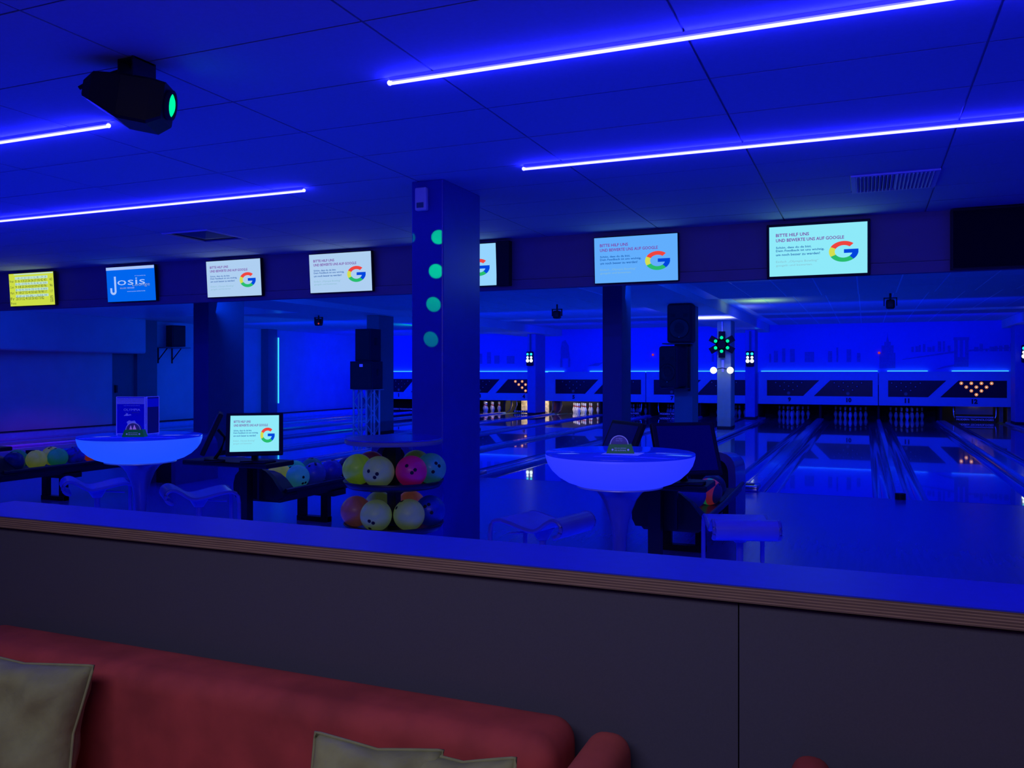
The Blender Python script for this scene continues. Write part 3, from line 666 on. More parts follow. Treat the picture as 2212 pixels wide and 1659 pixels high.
# ------------------------------------------------------------------ stage lights on pillars
def blinder(x, y, z, label):
    t = thing('stage_light', label, 'stage light', (x, y, z))
    MB().rbox(-0.12, 0.12, -0.10, 0.0, -0.24, 0.24, 0.03).build('housing', m_dark, t)
    MB().box(-0.03, 0.03, -0.01, 0.0, 0.24, 0.85).build('cable_duct', m_pillar, t)
    for r in range(3):
        for q in (-1, 1):
            MB().sphere((q*0.065, -0.105, 0.15-0.11*r), 0.042 if r < 2 else 0.058, 12, 8, (1, 0.4, 1)).build('lamp', (m_lampt, m_lampw, m_lampw)[r], t)
blinder(-10.50, 26.79, 1.96, 'black stage light with six round lamps on the pillar at mask four')
blinder(-3.27, 26.84, 1.91, 'black stage light with six round lamps on the pillar at mask nine')
blinder(4.06, 26.84, 2.0, 'black stage light with six lamps on the pillar at the right edge')
m_dk0 = m_dark; m_dark = m_scrdark
t = thing('stage_light', 'black six-armed stage light glowing green on the pale pillar', 'stage light', (-3.335, 21.78, 2.19))
MB().cyl((0, 0, 0), (0, -0.12, 0), 0.14, 16).build('hub', m_dark, t)
for k in range(6):
    an = PI/2+k*PI/3; M = Matrix.Rotation(-(an-PI/2), 4, 'Y')
    arm = MB().box(-0.075, 0.075, -0.12, -0.02, 0.10, 0.33, M).build('arm', m_dark, t)
    p = M @ Vector((0, -0.13, 0.17))
    MB().sphere(p, 0.042, 12, 8, (1, 0.4, 1)).build('lamp', m_lampg, arm)
MB().cyl((0, -0.01, 0.3), (0, -0.01, 0.58), 0.025, 6).build('mount_pole', m_alu, t)
m_dark = m_dk0
t = thing('twin_lamp', 'pair of white globe lamps on a bracket of the pale pillar', 'lamp', (-3.32, 21.66, 1.55))
for s2 in (-1, 1):
    MB().sphere((s2*0.205, -0.06, -0.01), 0.085, 16, 10).build('globe', m_lampw if s2 < 0 else m_lampy, t)
    MB().tube([(0, 0.02, 0.05), (s2*0.12, -0.03, 0.02), (s2*0.2, -0.03, 0.03)], 0.012).build('bracket_arm', m_blackmetal, t)
MB().box(-0.03, 0.03, 0.10, 0.13, -0.05, 0.25).build('mount_pole', m_alu, t)
area('lamp_throw', (-3.5, 20.6, 2.35), (-3.5, 20.6, 3.0), 0.9, 0.25, 9, (0.85, 0.95, 1.0), math.radians(130))
area('lamp_throw_green', (-2.1, 19.0, 2.55), (-2.1, 19.0, 3.0), 0.5, 0.5, 3.0, (0.55, 1.0, 0.15), math.radians(140))
area('lamp_throw_green', (-12.2, 22.5, 2.3), (-12.2, 22.5, 3.0), 0.8, 0.8, 5.0, (0.0, 1.0, 0.5), math.radians(140))
area('lamp_throw_white', (-1.6, 12.8, 2.3), (-1.6, 12.8, 3.0), 0.3, 0.8, 0.9, (0.4, 0.9, 0.8), math.radians(110))
for x, y in ((-3.1, 25.0), (-3.05, 26.0), (-11.3, 25.6), (-10.6, 25.6)):
    spot('teal_beam', (x-0.1, 27.9, 2.2), (x, y, 2.8), 12, (0.02, 0.9, 0.9), 8, 0.3, 0.01)
for x, z, lb, r in ((-12.7, 2.86, 'small hanging spotlight with a red glint over the left lanes', 1), (-6.34, 2.88, 'small hanging spotlight over lane six', 0), (0.44, 2.90, 'small hanging spotlight over lane ten', 0)):
    t = thing('hanging_spotlight', lb, 'spotlight', (x, 17.8, z))
    MB().rbox(-0.08, 0.08, -0.09, 0.09, -0.20, -0.02, 0.04).build('head', m_dark, t)
    MB().cyl((0, 0, -0.03), (0, 0, 0.16 if z > 2.87 else 0.06), 0.02, 8).build('stem', m_dark, t)
    MB().box(-0.12, -0.10, -0.02, 0.02, -0.14, 0.02).box(0.10, 0.12, -0.02, 0.02, -0.14, 0.02).box(-0.12, 0.12, -0.02, 0.02, 0.0, 0.02).build('yoke', m_dark, t)
    if r: MB().sphere((0.06, -0.09, -0.15), 0.02, 8, 6).build('lamp', m_red, t)

# ------------------------------------------------------------------ loudspeakers and truss
def cab(name, label, loc, rz, W, D, H, cone=True, round_=0.03, logo=False, handle=False):
    t = thing(name, label, 'loudspeaker', loc, rz)
    MB().rbox(-W/2, W/2, -D/2, D/2, 0, H, round_, 3, smooth=False).build('cabinet', m_box, t)
    MB().rbox(-W/2+0.03, W/2-0.03, -D/2-0.012, -D/2+0.01, 0.03, H-0.03, 0.006, 1, smooth=False).build('grille', m_grille, t)
    if cone:
        Mx = Matrix.Translation((0, -D/2-0.012, H*0.36)) @ Matrix.Rotation(PI/2, 4, 'X')
        MB().lathe([(W*0.40, 0), (W*0.40, 0.012), (W*0.36, 0.016), (W*0.2, -0.0)], 24, Mx, True, False).build('woofer', mat('woofer_cone', (0.004, 0.004, 0.006), 0.5), t)
        for s2 in (-1, 1):
            MB().box(s2*W*0.25-W*0.09, s2*W*0.25+W*0.09, -D/2-0.016, -D/2-0.01, H*0.66, H*0.74).build('bass_port', m_darkmat, t)
        MB().sphere((0, -D/2-0.02, H*0.14), 0.012, 8, 6).build('badge', m_chrome, t)
    if handle:
        MB().rbox(W/2-0.004, W/2+0.012, -0.05, 0.05, H*0.5, H*0.72, 0.005, 1, smooth=False).build('handle', m_darkmat, t)
    if logo:
        MB().box(-0.04, 0.04, -D/2-0.018, -D/2-0.011, H*0.80, H*0.90).build('badge', m_acryl, t)
    return t
cab('loudspeaker', 'wide black bass cabinet resting on the truss tower', (-10.33, 16.28, 1.112), 0.10, 0.56, 0.50, 0.62, False, 0.01, True, True)
cab('loudspeaker', 'tall black loudspeaker stacked on the bass cabinet', (-10.30, 16.30, 1.735), -0.05, 0.42, 0.40, 0.72, False, 0.01, False, True)
cab('loudspeaker', 'upper black loudspeaker on the speaker pillar', (-3.27, 16.30, 2.05), 0.0, 0.48, 0.40, 0.745, True, 0.05)
cab('loudspeaker', 'lower black loudspeaker turned left on the speaker pillar', (-3.42, 16.24, 1.19), -0.35, 0.42, 0.38, 0.80, True, 0.05)
t = thing('speaker_shelf', 'black bracket shelf between the two speakers on the pillar', 'bracket', (-3.3, 16.3, 2.025))
MB().box(-0.3, 0.25, -0.2, 0.24, 0.0, 0.02).build('shelf', m_blackmetal, t)
MB().box(0.12, 0.16, 0.19, 0.24, -0.9, 0.0).build('upright', m_blackmetal, t)
MB().box(-0.33, 0.16, -0.2, 0.24, -0.865, -0.845).build('lower_shelf', m_blackmetal, t)
# wall speaker
cab('loudspeaker', 'black loudspeaker on brackets high on the left wall', (-18.10, 18.55, 2.22), 1.25, 0.40, 0.36, 0.60, False, 0.01)
t = thing('wall_bracket', 'metal shelf with two triangular supports under the wall speaker', 'bracket', (-18.5, 18.5, 2.20))
MB().box(0, 0.62, -0.30, 0.40, -0.02, 0.0).build('shelf', m_pillar, t)
for yy in (-0.22, 0.30):
    MB().box(0, 0.03, yy-0.015, yy+0.015, -0.45, -0.02).build('upright', m_dark, t)
    MB().cyl((0.02, yy, -0.36), (0.35, yy, -0.03), 0.015, 6).build('brace', m_dark, t)
# truss tower: two square trusses
t = thing('truss_tower', 'aluminium lattice truss tower carrying the two black loudspeakers', 'truss', (-10.33, 16.28, 0.05))
for cx in (-0.165, 0.165):
    hs = 0.105
    cs = [(cx-hs, -hs), (cx+hs, -hs), (cx+hs, hs), (cx-hs, hs)]
    for x, y in cs: MB().cyl((x, y, 0.02), (x, y, 1.05), 0.022, 8).build('chord', m_alu, t)
    for i in range(4):
        (xa, ya), (xb, yb) = cs[i], cs[(i+1) % 4]
        for k in range(4):
            z0 = 0.03+k*0.25
            pa, pb = ((xa, ya, z0), (xb, yb, z0+0.25)) if (k+i) % 2 else ((xb, yb, z0), (xa, ya, z0+0.25))
            MB().cyl(pa, pb, 0.008, 5).build('brace', m_alu, t)
MB().box(-0.42, 0.42, -0.2, 0.2, 0.0, 0.02).box(-0.36, 0.36, -0.16, 0.16, 1.045, 1.060).build('base_plate', m_alu, t)

# ------------------------------------------------------------------ bowling balls
def ballmat(name, col, col2=None, fl=0.16, stripes=None):
    m = bpy.data.materials.new(name); m.use_nodes = True; nt = m.node_tree; b = nt.nodes['Principled BSDF']
    b.inputs['Roughness'].default_value = 0.42; b.inputs['Coat Weight'].default_value = 0.08
    tc = nt.nodes.new('ShaderNodeTexCoord'); r = nt.nodes.new('ShaderNodeValToRGB')
    if stripes:
        sx = nt.nodes.new('ShaderNodeSeparateXYZ'); nt.links.new(tc.outputs['Object'], sx.inputs[0])
        mr = nt.nodes.new('ShaderNodeMapRange'); mr.inputs[1].default_value = -0.108; mr.inputs[2].default_value = 0.108
        nt.links.new(sx.outputs[0], mr.inputs[0]); nt.links.new(mr.outputs[0], r.inputs[0])
        r.color_ramp.interpolation = 'CONSTANT'
        e = r.color_ramp.elements; e[0].position = 0; e[0].color = stripes[0][1]+(1,)
        e[1].position = stripes[1][0]; e[1].color = stripes[1][1]+(1,)
        for p, c in stripes[2:]:
            n = e.new(p); n.color = c+(1,)
    else:
        n = nt.nodes.new('ShaderNodeTexNoise'); n.inputs['Scale'].default_value = 9; n.inputs['Detail'].default_value = 5; n.inputs['Distortion'].default_value = 1.2
        nt.links.new(tc.outputs['Object'], n.inputs['Vector']); nt.links.new(n.outputs['Fac'], r.inputs[0])
        r.color_ramp.elements[0].position = 0.35; r.color_ramp.elements[0].color = tuple(col)+(1,)
        r.color_ramp.elements[1].position = 0.68; r.color_ramp.elements[1].color = tuple(col2 or [c*0.7 for c in col])+(1,)
    nt.links.new(r.outputs[0], b.inputs['Base Color']); nt.links.new(r.outputs[0], b.inputs['Emission Color'])
    b.inputs['Emission Strength'].default_value = fl*0.42; return m  # self-glow put into the ball colour, standing in for blacklight fluorescence
BR = 0.108
hole = MB().lathe([(0.013, 0.0), (0.0115, 0.0015), (0.0001, 0.0016)], 10).mesh('finger_hole', m_darkmat)
ball_meshes = {}
def ball(loc, key, label, group, d=(0, -1, 0.2), spec=None, fl=0.16, rot=None):
    if key not in ball_meshes:
        ball_meshes[key] = MB().sphere((0, 0, 0), BR, 32, 20).mesh('ball_shell', ballmat('ball_'+key, *(spec or ((0.5, 0.5, 0.5),)), fl=fl) if not isinstance(spec, dict) else ballmat('ball_'+key, None, stripes=spec['s'], fl=fl))
    t = thing('bowling_ball', label, 'bowling ball', loc, 0, group)
    o = link('ball_shell', ball_meshes[key], t, rot=rot)
    d = Vector(d).normalized(); q = d.to_track_quat('Z', 'Y')
    ra = (len(key)*1.7+len(label)*0.9) % 6.28
    for ax, ay in ((0.14, 0.20), (-0.14, 0.22), (0.03, -0.38)):
        ax, ay = ax*math.cos(ra)-ay*math.sin(ra), ax*math.sin(ra)+ay*math.cos(ra)
        n = (q @ Vector((ax, ay, 1))).normalized()
        h = link('finger_hole', hole, t, n*(BR-0.0004)); h.rotation_mode = 'QUATERNION'; h.rotation_quaternion = n.to_track_quat('Z', 'Y')
    return t
YG = ((0.34, 0.62, 0.03), (0.22, 0.5, 0.04)); OL = ((0.34, 0.52, 0.12), (0.26, 0.42, 0.18))
# camera-space helper directions at the round rack
rv = Vector((math.cos(TH), math.sin(TH), 0)); fv = Vector((-math.sin(TH), math.cos(TH), 0))
RC = Vector((-3.085, 5.22, 0))
def rk(l, dpt, z): p = RC+rv*l+fv*dpt; return (p.x, p.y, z)
t = thing('ball_rack', 'round free-standing ball rack with a table top before the pillar', 'rack', tuple(RC))
MB().lathe([(0.0001, 0.972), (0.335, 0.972), (0.345, 0.98), (0.345, 1.003), (0.0001, 1.003)], 48).build('edge_band', m_rackedge, t)
MB().lathe([(0.34, 1.0035), (0.335, 1.012), (0.0001, 1.012)], 48, None, False).build('table_top', m_racktop, t)
MB().box(-0.035, 0.035, -0.035, 0.035, 0.03, 0.972).build('centre_post', m_blackmetal, t)
for z in (0.70, 0.40, 0.12):
    MB().lathe([(0.06, z), (0.20, z-0.025), (0.32, z-0.005), (0.348, z+0.02), (0.355, z+0.015), (0.325, z-0.03), (0.20, z-0.04), (0.06, z-0.015)], 48, None, True, False).build('tray', m_blackmetal, t)
MB().lathe([(0.30, 0), (0.30, 0.015), (0.05, 0.035)], 40).build('base', m_blackmetal, t)
g1 = 'balls on the top shelf of the round rack'; g2 = 'balls on the lower shelf of the round rack'
zt = 0.795; zl = 0.495
ball(rk(-0.245, -0.06, zt), 'lime', 'lime green ball at the left of the round rack top shelf', g1, (-0.8, 0.2, 0.6), YG, 0.18)
ball(rk(-0.075, -0.215, zt), 'olive', 'olive ball with holes facing front on the top shelf', g1, (0.2, -1, -0.02), OL, 0.14)
ball(rk(0.145, -0.185, zt), 'magenta', 'magenta ball on the top shelf of the round rack', g1, (0.55, -1, 0.3), ((0.42, 0.006, 0.14), (0.36, 0.006, 0.14)), 0.22)
ball(rk(0.262, 0.0, zt), 'teal_blue', 'teal blue ball at the right end of the round rack top shelf', g1, (1, -0.9, 0.25), ((0.02, 0.16, 0.24), (0.03, 0.20, 0.22)), 0.25)
ball(rk(-0.19, 0.16, zt), 'dark_red', 'dark red ball at the back left of the top shelf', g1, (0, 1, 0), ((0.20, 0.03, 0.05), (0.12, 0.03, 0.08)), 0.12)
ball(rk(0.13, 0.24, zt), 'moss', 'moss green ball at the back of the top shelf behind magenta', g1, (0, 1, 0), ((0.16, 0.28, 0.05), (0.1, 0.2, 0.05)), 0.14)
ball(rk(-0.265, -0.02, zl), 'brown', 'brownish pink ball at the left of the lower shelf', g2, (-1, 0.5, 0), ((0.30, 0.10, 0.08), (0.22, 0.07, 0.10)), 0.16)
ball(rk(-0.095, -0.20, zl), 'olive2', 'olive ball with one hole showing on the lower shelf', g2, (0.15, -1, -0.5), OL, 0.14)
ball(rk(0.128, -0.175, zl), 'olive3', 'speckled olive ball beside the blue ball on the lower shelf', g2, (-0.6, -0.5, 0.9), ((0.32, 0.46, 0.12), (0.24, 0.38, 0.16)), 0.15)
ball(rk(0.255, 0.01, zl), 'royal', 'royal blue ball at the right of the lower shelf', g2, (0.4, -1, 0.35), ((0.0, 0.01, 0.30), (0.0, 0.01, 0.24)), 0.25)
ball(rk(-0.14, 0.22, zl), 'green_back', 'pale green ball at the back of the lower shelf', g2, (0, 1, 0), ((0.2, 0.3, 0.08), (0.2, 0.3, 0.1)), 0.14)
ball(rk(0.09, 0.255, zl), 'orange', 'orange ball at the back right of the lower shelf', g2, (0, 1, 0), ((0.55, 0.16, 0.08), (0.45, 0.12, 0.08)), 0.18)
ball(rk(-0.04, -0.22, 0.215), 'red_low', 'red ball on the bottom shelf of the round rack', 'balls on the bottom shelf of the round rack', (0, 1, 0), ((0.4, 0.02, 0.03), (0.3, 0.02, 0.03)), 0.15)

# ------------------------------------------------------------------ ball return racks, hoods, scoring desks
def ball_rack(cx, label):
    t = thing('ball_return_rack', label, 'ball rack', (cx, 6.09, 0), 0, 'ball return racks')
    poly = [(-0.25, 0.35), (-0.275, 0.40), (-0.278, 0.47), (-0.255, 0.55), (-0.20, 0.605), (-0.11, 0.632), (0.0, 0.628), (0.08, 0.60), (0.15, 0.545), (0.205, 0.475), (0.265, 0.405), (0.27, 0.38), (0.20, 0.345)]
    MB().prism(poly, 0.0, 0.05, smooth=True).build('end_shield', m_dark, t)
    P2 = [(0.255*u/0.265, 0.38+(v-0.38)*0.8) for u, v in poly]
    MB().prism(P2, 0.05, 0.22, smooth=True).build('end_hood', m_dark, t)
    MB().prism([(-0.25, 0.42), (-0.22, 0.397), (0.22, 0.397), (0.25, 0.42), (0.25, 0.38), (0.20, 0.32), (-0.20, 0.32), (-0.25, 0.38)], 0.05, 2.0).build('tray', m_blackmetal, t)
    for s2 in (-1, 1):
        MB().tube([(s2*0.262, 0.05, 0.43), (s2*0.262, 0.9, 0.43), (s2*0.25, 2.05, 0.44)], 0.018, 8).build('rail', m_blackmetal, t)
    MB().box(-0.02, 0.02, 0.1, 1.95, 0.38, 0.402).build('middle_ridge', m_blackmetal, t)
    MB().box(-0.26, -0.18, 0.91, 0.97, 0.0, 0.34).build('leg_post', m_dark, t); MB().box(0.02, 0.10, 0.91, 0.97, 0.0, 0.34).build('leg_post', m_dark, t)
    MB().box(-0.26, 0.10, 0.90, 0.98, 0.0, 0.05).build('foot_bar', m_dark, t)
    MB().box(-0.22, 0.22, 0.84, 1.05, 0.27, 0.325).build('gear_box', m_dark, t)
    return t
ball_rack(-1.31, 'black ball return rack below the right scoring desk')
ball_rack(-4.99, 'black ball return rack holding blue and yellow balls in the middle')
ball_rack(-8.60, 'black ball return rack with green balls at the left edge')
def hood(cx, label):
    t = thing('ball_return_hood', label, 'ball return', (cx, 8.55, 0), 0, 'ball return hoods')
    out = []; inn = []
    for i in range(13):
        a = PI*i/12; c = math.cos(a); s3 = math.sin(a)
        sg = lambda v: math.copysign(abs(v)**0.6, v)
        out.append((-0.27*sg(c), 0.42+0.27*sg(s3))); inn.append((-0.20*sg(c), 0.40+0.22*sg(s3)))
    P = [(-0.27, 0.0)]+out+[(0.27, 0.0)]
    Q = [(-0.20, 0.0)]+inn+[(0.20, 0.0)]
    n = len(P); mb = MB()
    vs = [(u, 0, v) for u, v in P]+[(u, 0, v) for u, v in Q]+[(u*0.97, 0.8, v*0.9) for u, v in P]+[(u, 0.15, v) for u, v in Q]
    f = []
    for i in range(n-1):
        f += [(i, i+1, i+1+n, i+n), (i, i+2*n, i+1+2*n, i+1), (i+n, i+n+1, i+3*n+1, i+3*n)]
    f.append(tuple(range(2*n, 3*n))); mb.add(vs, f, False)
    mb.build('shell', m_hood, t)
    MB().prism(Q, 0.14, 0.16).build('mouth', m_darkmat, t)
    return t
hood(-1.45, 'rounded ball return hood behind the right rack'); hood(-5.10, 'rounded ball return hood behind the round ball rack'); hood(-8.62, 'rounded ball return hood behind the left table')
def desk(cx, label, lit):
    t = thing('scoring_desk', label, 'desk', (cx, 6.0, 0), 0, 'scoring desks')
    MB().box(-0.045, 0.045, -0.04, 0.04, 0, 0.66).build('post', m_dark, t)
    MB().rbox(-0.52, 0.40, -0.22, 0.16, 0.66, 0.705, 0.012, 2, smooth=False).build('shelf', m_dark, t)
    MB().box(0.14, 0.16, -0.02, 0.02, 0.36, 0.66).build('support', m_dark, t)
    MB().rbox(0.12, 0.37, -0.21, -0.05, 0.705, 0.72, 0.005, 1, smooth=False).build('keyboard', m_box, t)
    return t
DL = {-1.39: 'right', -5.05: 'middle', -8.62: 'left'}
def monitor(cx, dx, dy, rz, label, lit, cz=0.955, extra=0):
    W, H = 0.47, 0.385
    t = thing('monitor', label, 'monitor', (cx+dx, 6.0+dy, 0.706), rz, 'scoring monitors')
    M = Matrix.Translation((0, -0.04, cz-0.706)) @ Matrix.Rotation(-0.42, 4, 'X')
    MB().rbox(-W/2, W/2, 0, 0.04, -H/2, H/2, 0.01, 2, M, False).build('casing', m_bezel, t)
    d = bpy.data.objects.new('display', MB().box(-W/2+0.035, W/2-0.035, -0.003, 0.001, -H/2+0.03, H/2-0.03).mesh('display', m_scr_c if lit else m_scr_off))
    COL.objects.link(d); d.parent = t; d.matrix_local = M
    if lit: ad_google(d, W-0.07, H-0.06, -0.005)
    MB().tube([(0, 0.03, 0.27), (0, 0.09, 0.2), (0, 0.05, 0.08), (0, 0.0, 0.01)], 0.03, 8, 0.015).build('arm', m_dark, t)
    MB().rbox(-0.12, 0.12, -0.09, 0.09, 0, 0.018, 0.006, 1, smooth=False).build('foot', m_dark, t)
    return t
for cx in (-1.39, -5.05):
    desk(cx, 'black scoring desk shelf on a post at the %s rack' % DL[cx], False)
monitor(-5.05, 0.205, -0.13, 0.66, 'lit scoring monitor showing the white advert beside the round rack', True)
monitor(-5.05, -0.20, -0.17, -0.84, 'dark scoring monitor seen edge-on beside the lit monitor', False)
monitor(-1.39, 0.235, -0.13, 0.62, 'large dark scoring monitor right of the glowing right table', False)
monitor(-1.39, -0.20, -0.17, -0.84, 'dark scoring monitor behind the coaster stand on the right table', False)
desk(-8.62, 'black scoring desk at the left edge of the view', False)
monitor(-8.62, 0.14, -0.10, 0.62, 'dark scoring monitor cut off by the left edge', False)
# balls on the return racks
GM = 'balls on the middle return rack'; GL = 'balls on the left return rack'; GR_ = 'balls on the right return rack'
zb = 0.508
ball((-5.16, 6.60, zb), 'yellow', 'yellow ball at the front of the middle return rack', GM, (0.2, -0.4, 1), ((0.62, 0.72, 0.05), (0.45, 0.6, 0.08)), 0.25)
ball((-4.87, 6.50, zb), 'cyan', 'pale cyan ball at the front right of the middle return rack', GM, (0.9, -0.3, -0.3), ((0.03, 0.28, 0.42), (0.04, 0.32, 0.42)), 0.3)
ball((-5.16, 6.84, zb), 'mint', 'mint green ball with dark holes on the middle return rack', GM, (-0.2, -1, 0.5), ((0.02, 0.45, 0.22), (0.02, 0.38, 0.25)), 0.25)
ball((-4.87, 6.76, zb), 'navy', 'deep blue ball behind the cyan ball on the middle rack', GM, (0.2, -0.5, 1), ((0.01, 0.02, 0.4), (0.01, 0.02, 0.3)), 0.28)
ball((-5.16, 7.12, zb), 'deep_green', 'dark green ball at the back left of the middle rack', GM, (0, 0, 1), ((0.01, 0.14, 0.12), (0.01, 0.12, 0.12)), 0.18)
ball((-4.87, 7.04, zb), 'navy2', 'blue ball third along the right side of the middle rack', GM, (0, 0, 1), ((0.005, 0.01, 0.4), (0.005, 0.01, 0.3)), 0.22)
ball((-4.87, 7.33, zb), 'ink', 'nearly black ball with a hole at the far end of the middle rack', GM, (-0.1, -1, 0.2), ((0.01, 0.01, 0.06), (0.01, 0.01, 0.05)), 0.12)
ball((-8.74, 6.60, zb), 'forest', 'dark green ball at the front of the left return rack', GL, (-0.1, -1, 0.6), ((0.01, 0.16, 0.07), (0.01, 0.12, 0.06)), 0.25)
ball((-8.50, 6.38, zb), 'blue_front', 'deep blue ball at the front right of the left rack', GL, (0, 0, 1), ((0.0, 0.01, 0.1), (0.0, 0.01, 0.08)), 0.1)
ball((-8.50, 6.65, zb), 'yellowgreen', 'yellow green ball next to the dark green ball on the left rack', GL, (0, 0, 1), ((0.5, 0.62, 0.06), (0.4, 0.55, 0.06)), 0.22)
ball((-8.74, 7.03, zb), 'yellow3', 'yellow ball half hidden behind the green ball on the left rack', GL, (0, -0.4, 1), ((0.5, 0.62, 0.08), (0.4, 0.5, 0.06)), 0.2)
ball((-8.50, 6.92, zb), 'emerald', 'emerald green ball on the left return rack', GL, (0, 0, 1), ((0.02, 0.32, 0.14), (0.02, 0.26, 0.14)), 0.22)
ball((-8.50, 7.15, zb), 'marble', 'marbled blue ball on the left return rack', GL, (0, 0, 1), ((0.0, 0.01, 0.55), (0.01, 0.01, 0.05)), 0.25)
ball((-8.50, 7.40, zb), 'redorange', 'red orange ball next to the glowing left table', GL, (0, 0, 1), ((0.6, 0.05, 0.01), (0.5, 0.04, 0.02)), 0.4)
STR = {'s': [(0.0, (0.01, 0.02, 0.5)), (0.22, (0.65, 0.05, 0.08)), (0.42, (0.04, 0.5, 0.2)), (0.60, (0.65, 0.05, 0.08)), (0.82, (0.01, 0.01, 0.12))]}
ball((-1.175, 6.97, zb), 'striped', 'striped red and green ball on the right return rack', GR_, (0.6, -0.4, 0.7), STR, 0.30, (0, 0.15, -0.25))
ball((-1.265, 6.74, zb), 'blue_r', 'plain blue ball in front of the striped ball', GR_, (0, 1, 0), ((0.005, 0.01, 0.42), (0.005, 0.01, 0.36)), 0.35)
ball((-1.50, 6.86, zb), 'striped2', 'second striped ball mostly hidden behind the right rack shield', GR_, (0, 1, 0), STR, 0.25, (0, 1.2, 0.4))
ball((-1.19, 7.26, zb), 'ink2', 'dark blue ball behind the striped ball on the right rack', GR_, (0, 1, 0), ((0.005, 0.01, 0.08), (0.005, 0.01, 0.06)), 0.2)

# ------------------------------------------------------------------ glowing tables
def table(x, y, bowl, label):
    t = thing('bar_table', label, 'table', (x, y, 0), 0, 'glowing bar tables')
    MB().lathe([(0.232, 0.868), (0.29, 0.888), (0.335, 0.915), (0.372, 0.95), (0.395, 0.985), (0.406, 1.02), (0.408, 1.036), (0.400, 1.043)], 64, None, True, False).build('bowl', bowl, t)
    MB().lathe([(0.0001, 1.030), (0.404, 1.036), (0.409, 1.042), (0.407, 1.050), (0.0001, 1.051)], 64).build('glass_top', m_tabletop, t)
    MB().lathe([(0.236, 0.860), (0.236, 0.868), (0.21, 0.872)], 64, None, True, False).build('bowl_rim', m_alu, t)
    MB().lathe([(0.235, 0.862), (0.165, 0.853), (0.125, 0.83), (0.095, 0.79), (0.070, 0.73), (0.050, 0.66), (0.039, 0.58), (0.036, 0.45), (0.042, 0.25), (0.085, 0.10), (0.17, 0.035), (0.25, 0.012), (0.25, 0.0)], 48).build('flared_foot', m_tableleg, t)
    t.scale = (1, 1, 0.985)
    return t
def at_px(l, zc): 
    p = rv*(l/F*zc)+fv*zc; return p.x, p.y
xR, yR = at_px(1338.5-1106, 4.66); xL, yL = at_px(304-1106, 5.95)
table(xR, yR, m_bowlR, 'glowing round bar table at right with a coaster stand')
table(xL, yL, m_bowlL, 'glowing round bar table at left with a menu stand')
point('table_glow', (xR, yR, 0.95), 0.5, (0.03, 0.05, 1), 0.2)
# coaster stands
def coaster_stand(loc, rz, label, second):
    t = thing('coaster_stand', label, 'coaster stand', loc, rz)
    mb = MB(); w0, w1, h = 0.075, 0.060, 0.048
    mb.add([(-w0, -0.03, 0), (w0, -0.03, 0), (w0, 0.035, 0), (-w0, 0.035, 0), (-w1, -0.022, h), (w1, -0.022, h), (w1, 0.03, h), (-w1, 0.03, h)],
           [(3, 2, 1, 0), (4, 5, 6, 7), (0, 1, 5, 4), (1, 2, 6, 5), (2, 3, 7, 6), (3, 0, 4, 7)])
    mb.build('holder', m_green, t)
    Mx = Matrix.Translation((-0.006, -0.012, h)) @ Matrix.Rotation(PI/2, 4, 'X')
    def half(r0, r1, y0, y1):
        P = []
        for i in range(17):
            a = PI*i/16; P.append((-r1*math.cos(a), r1*math.sin(a)))
        if r0 > 0:
            for i in range(17):
                a = PI-PI*i/16; P.append((-r0*math.cos(a), r0*math.sin(a)))
        return [(u-0.006, v+h-0.001) for u, v in P], y0, y1
    p, a0, a1 = half(0, 0.046, -0.012, 0.02); MB().prism(p, a0, a1).build('coaster_stack', m_card, t)
    n = 17
    vs = []
    for i in range(n):
        a = PI*i/(n-1); vs += [(-0.050*math.cos(a)-0.006, -0.0135, 0.050*math.sin(a)+h-0.001), (-0.046*math.cos(a)-0.006, -0.0135, 0.046*math.sin(a)+h-0.001)]
    MB().add(vs, [(2*i, 2*i+2, 2*i+3, 2*i+1) for i in range(n-1)]).build('coaster_rim', m_cardrim, t)
    if second:
        lettering(t, 'Im Glase', -0.006, h+0.028, -0.0135, wid=0.032, hei=0.007, m=m_cardrim, align='C')
        lettering(t, 'Guten Tag !', -0.006, h+0.016, -0.0135, wid=0.036, hei=0.007, m=m_cardrim, align='C')
    else:
        MB().prism([(-0.03, h+0.002), (-0.012, h+0.002), (-0.022, h+0.03)], -0.0145, -0.0125).prism([(-0.008, h+0.002), (0.016, h+0.002), (0.002, h+0.034)], -0.0145, -0.0125).build('print', mat('coaster_print_pink', (0.5, 0.2, 0.6), 0.5, emit=(0.4, 0.2, 1), es=0.4), t)
    lettering(t, 'BRAUEREI', 0, 0.026, -0.0285, wid=0.062, hei=0.005, m=m_cardrim, align='C')
    lettering(t, 'DIE AUSWAHL', 0, 0.013, -0.0305, wid=0.062, hei=0.008, m=m_cardrim, align='C')
    for s2 in (-1, 1): MB().lathe([(0.006, 0), (0.006, 0.001), (0.0001, 0.001)], 6, Matrix.Translation((s2*0.042, -0.029, 0.020)) @ Matrix.Rotation(PI/2, 4, 'X')).build('emblem', m_cardrim, t)
    return t
px, py = at_px(1340-1106, 4.60)
coaster_stand((px, py, 1.0363), TH-0.12, 'dark green coaster stand with lettered card on the right table', True)
tag(MB().box(-0.10, 0.10, -0.075, 0.075, 0, 0.001).build('paper_mat', m_posterl, None, (px+0.02, py-0.02, 1.0354)), 'paper mat under the coaster stand on the right table', 'paper')
px, py = at_px(291-1106, 5.78)
coaster_stand((px, py, 1.0363), TH+0.05, 'dark green coaster stand with pink print on the left table', False)
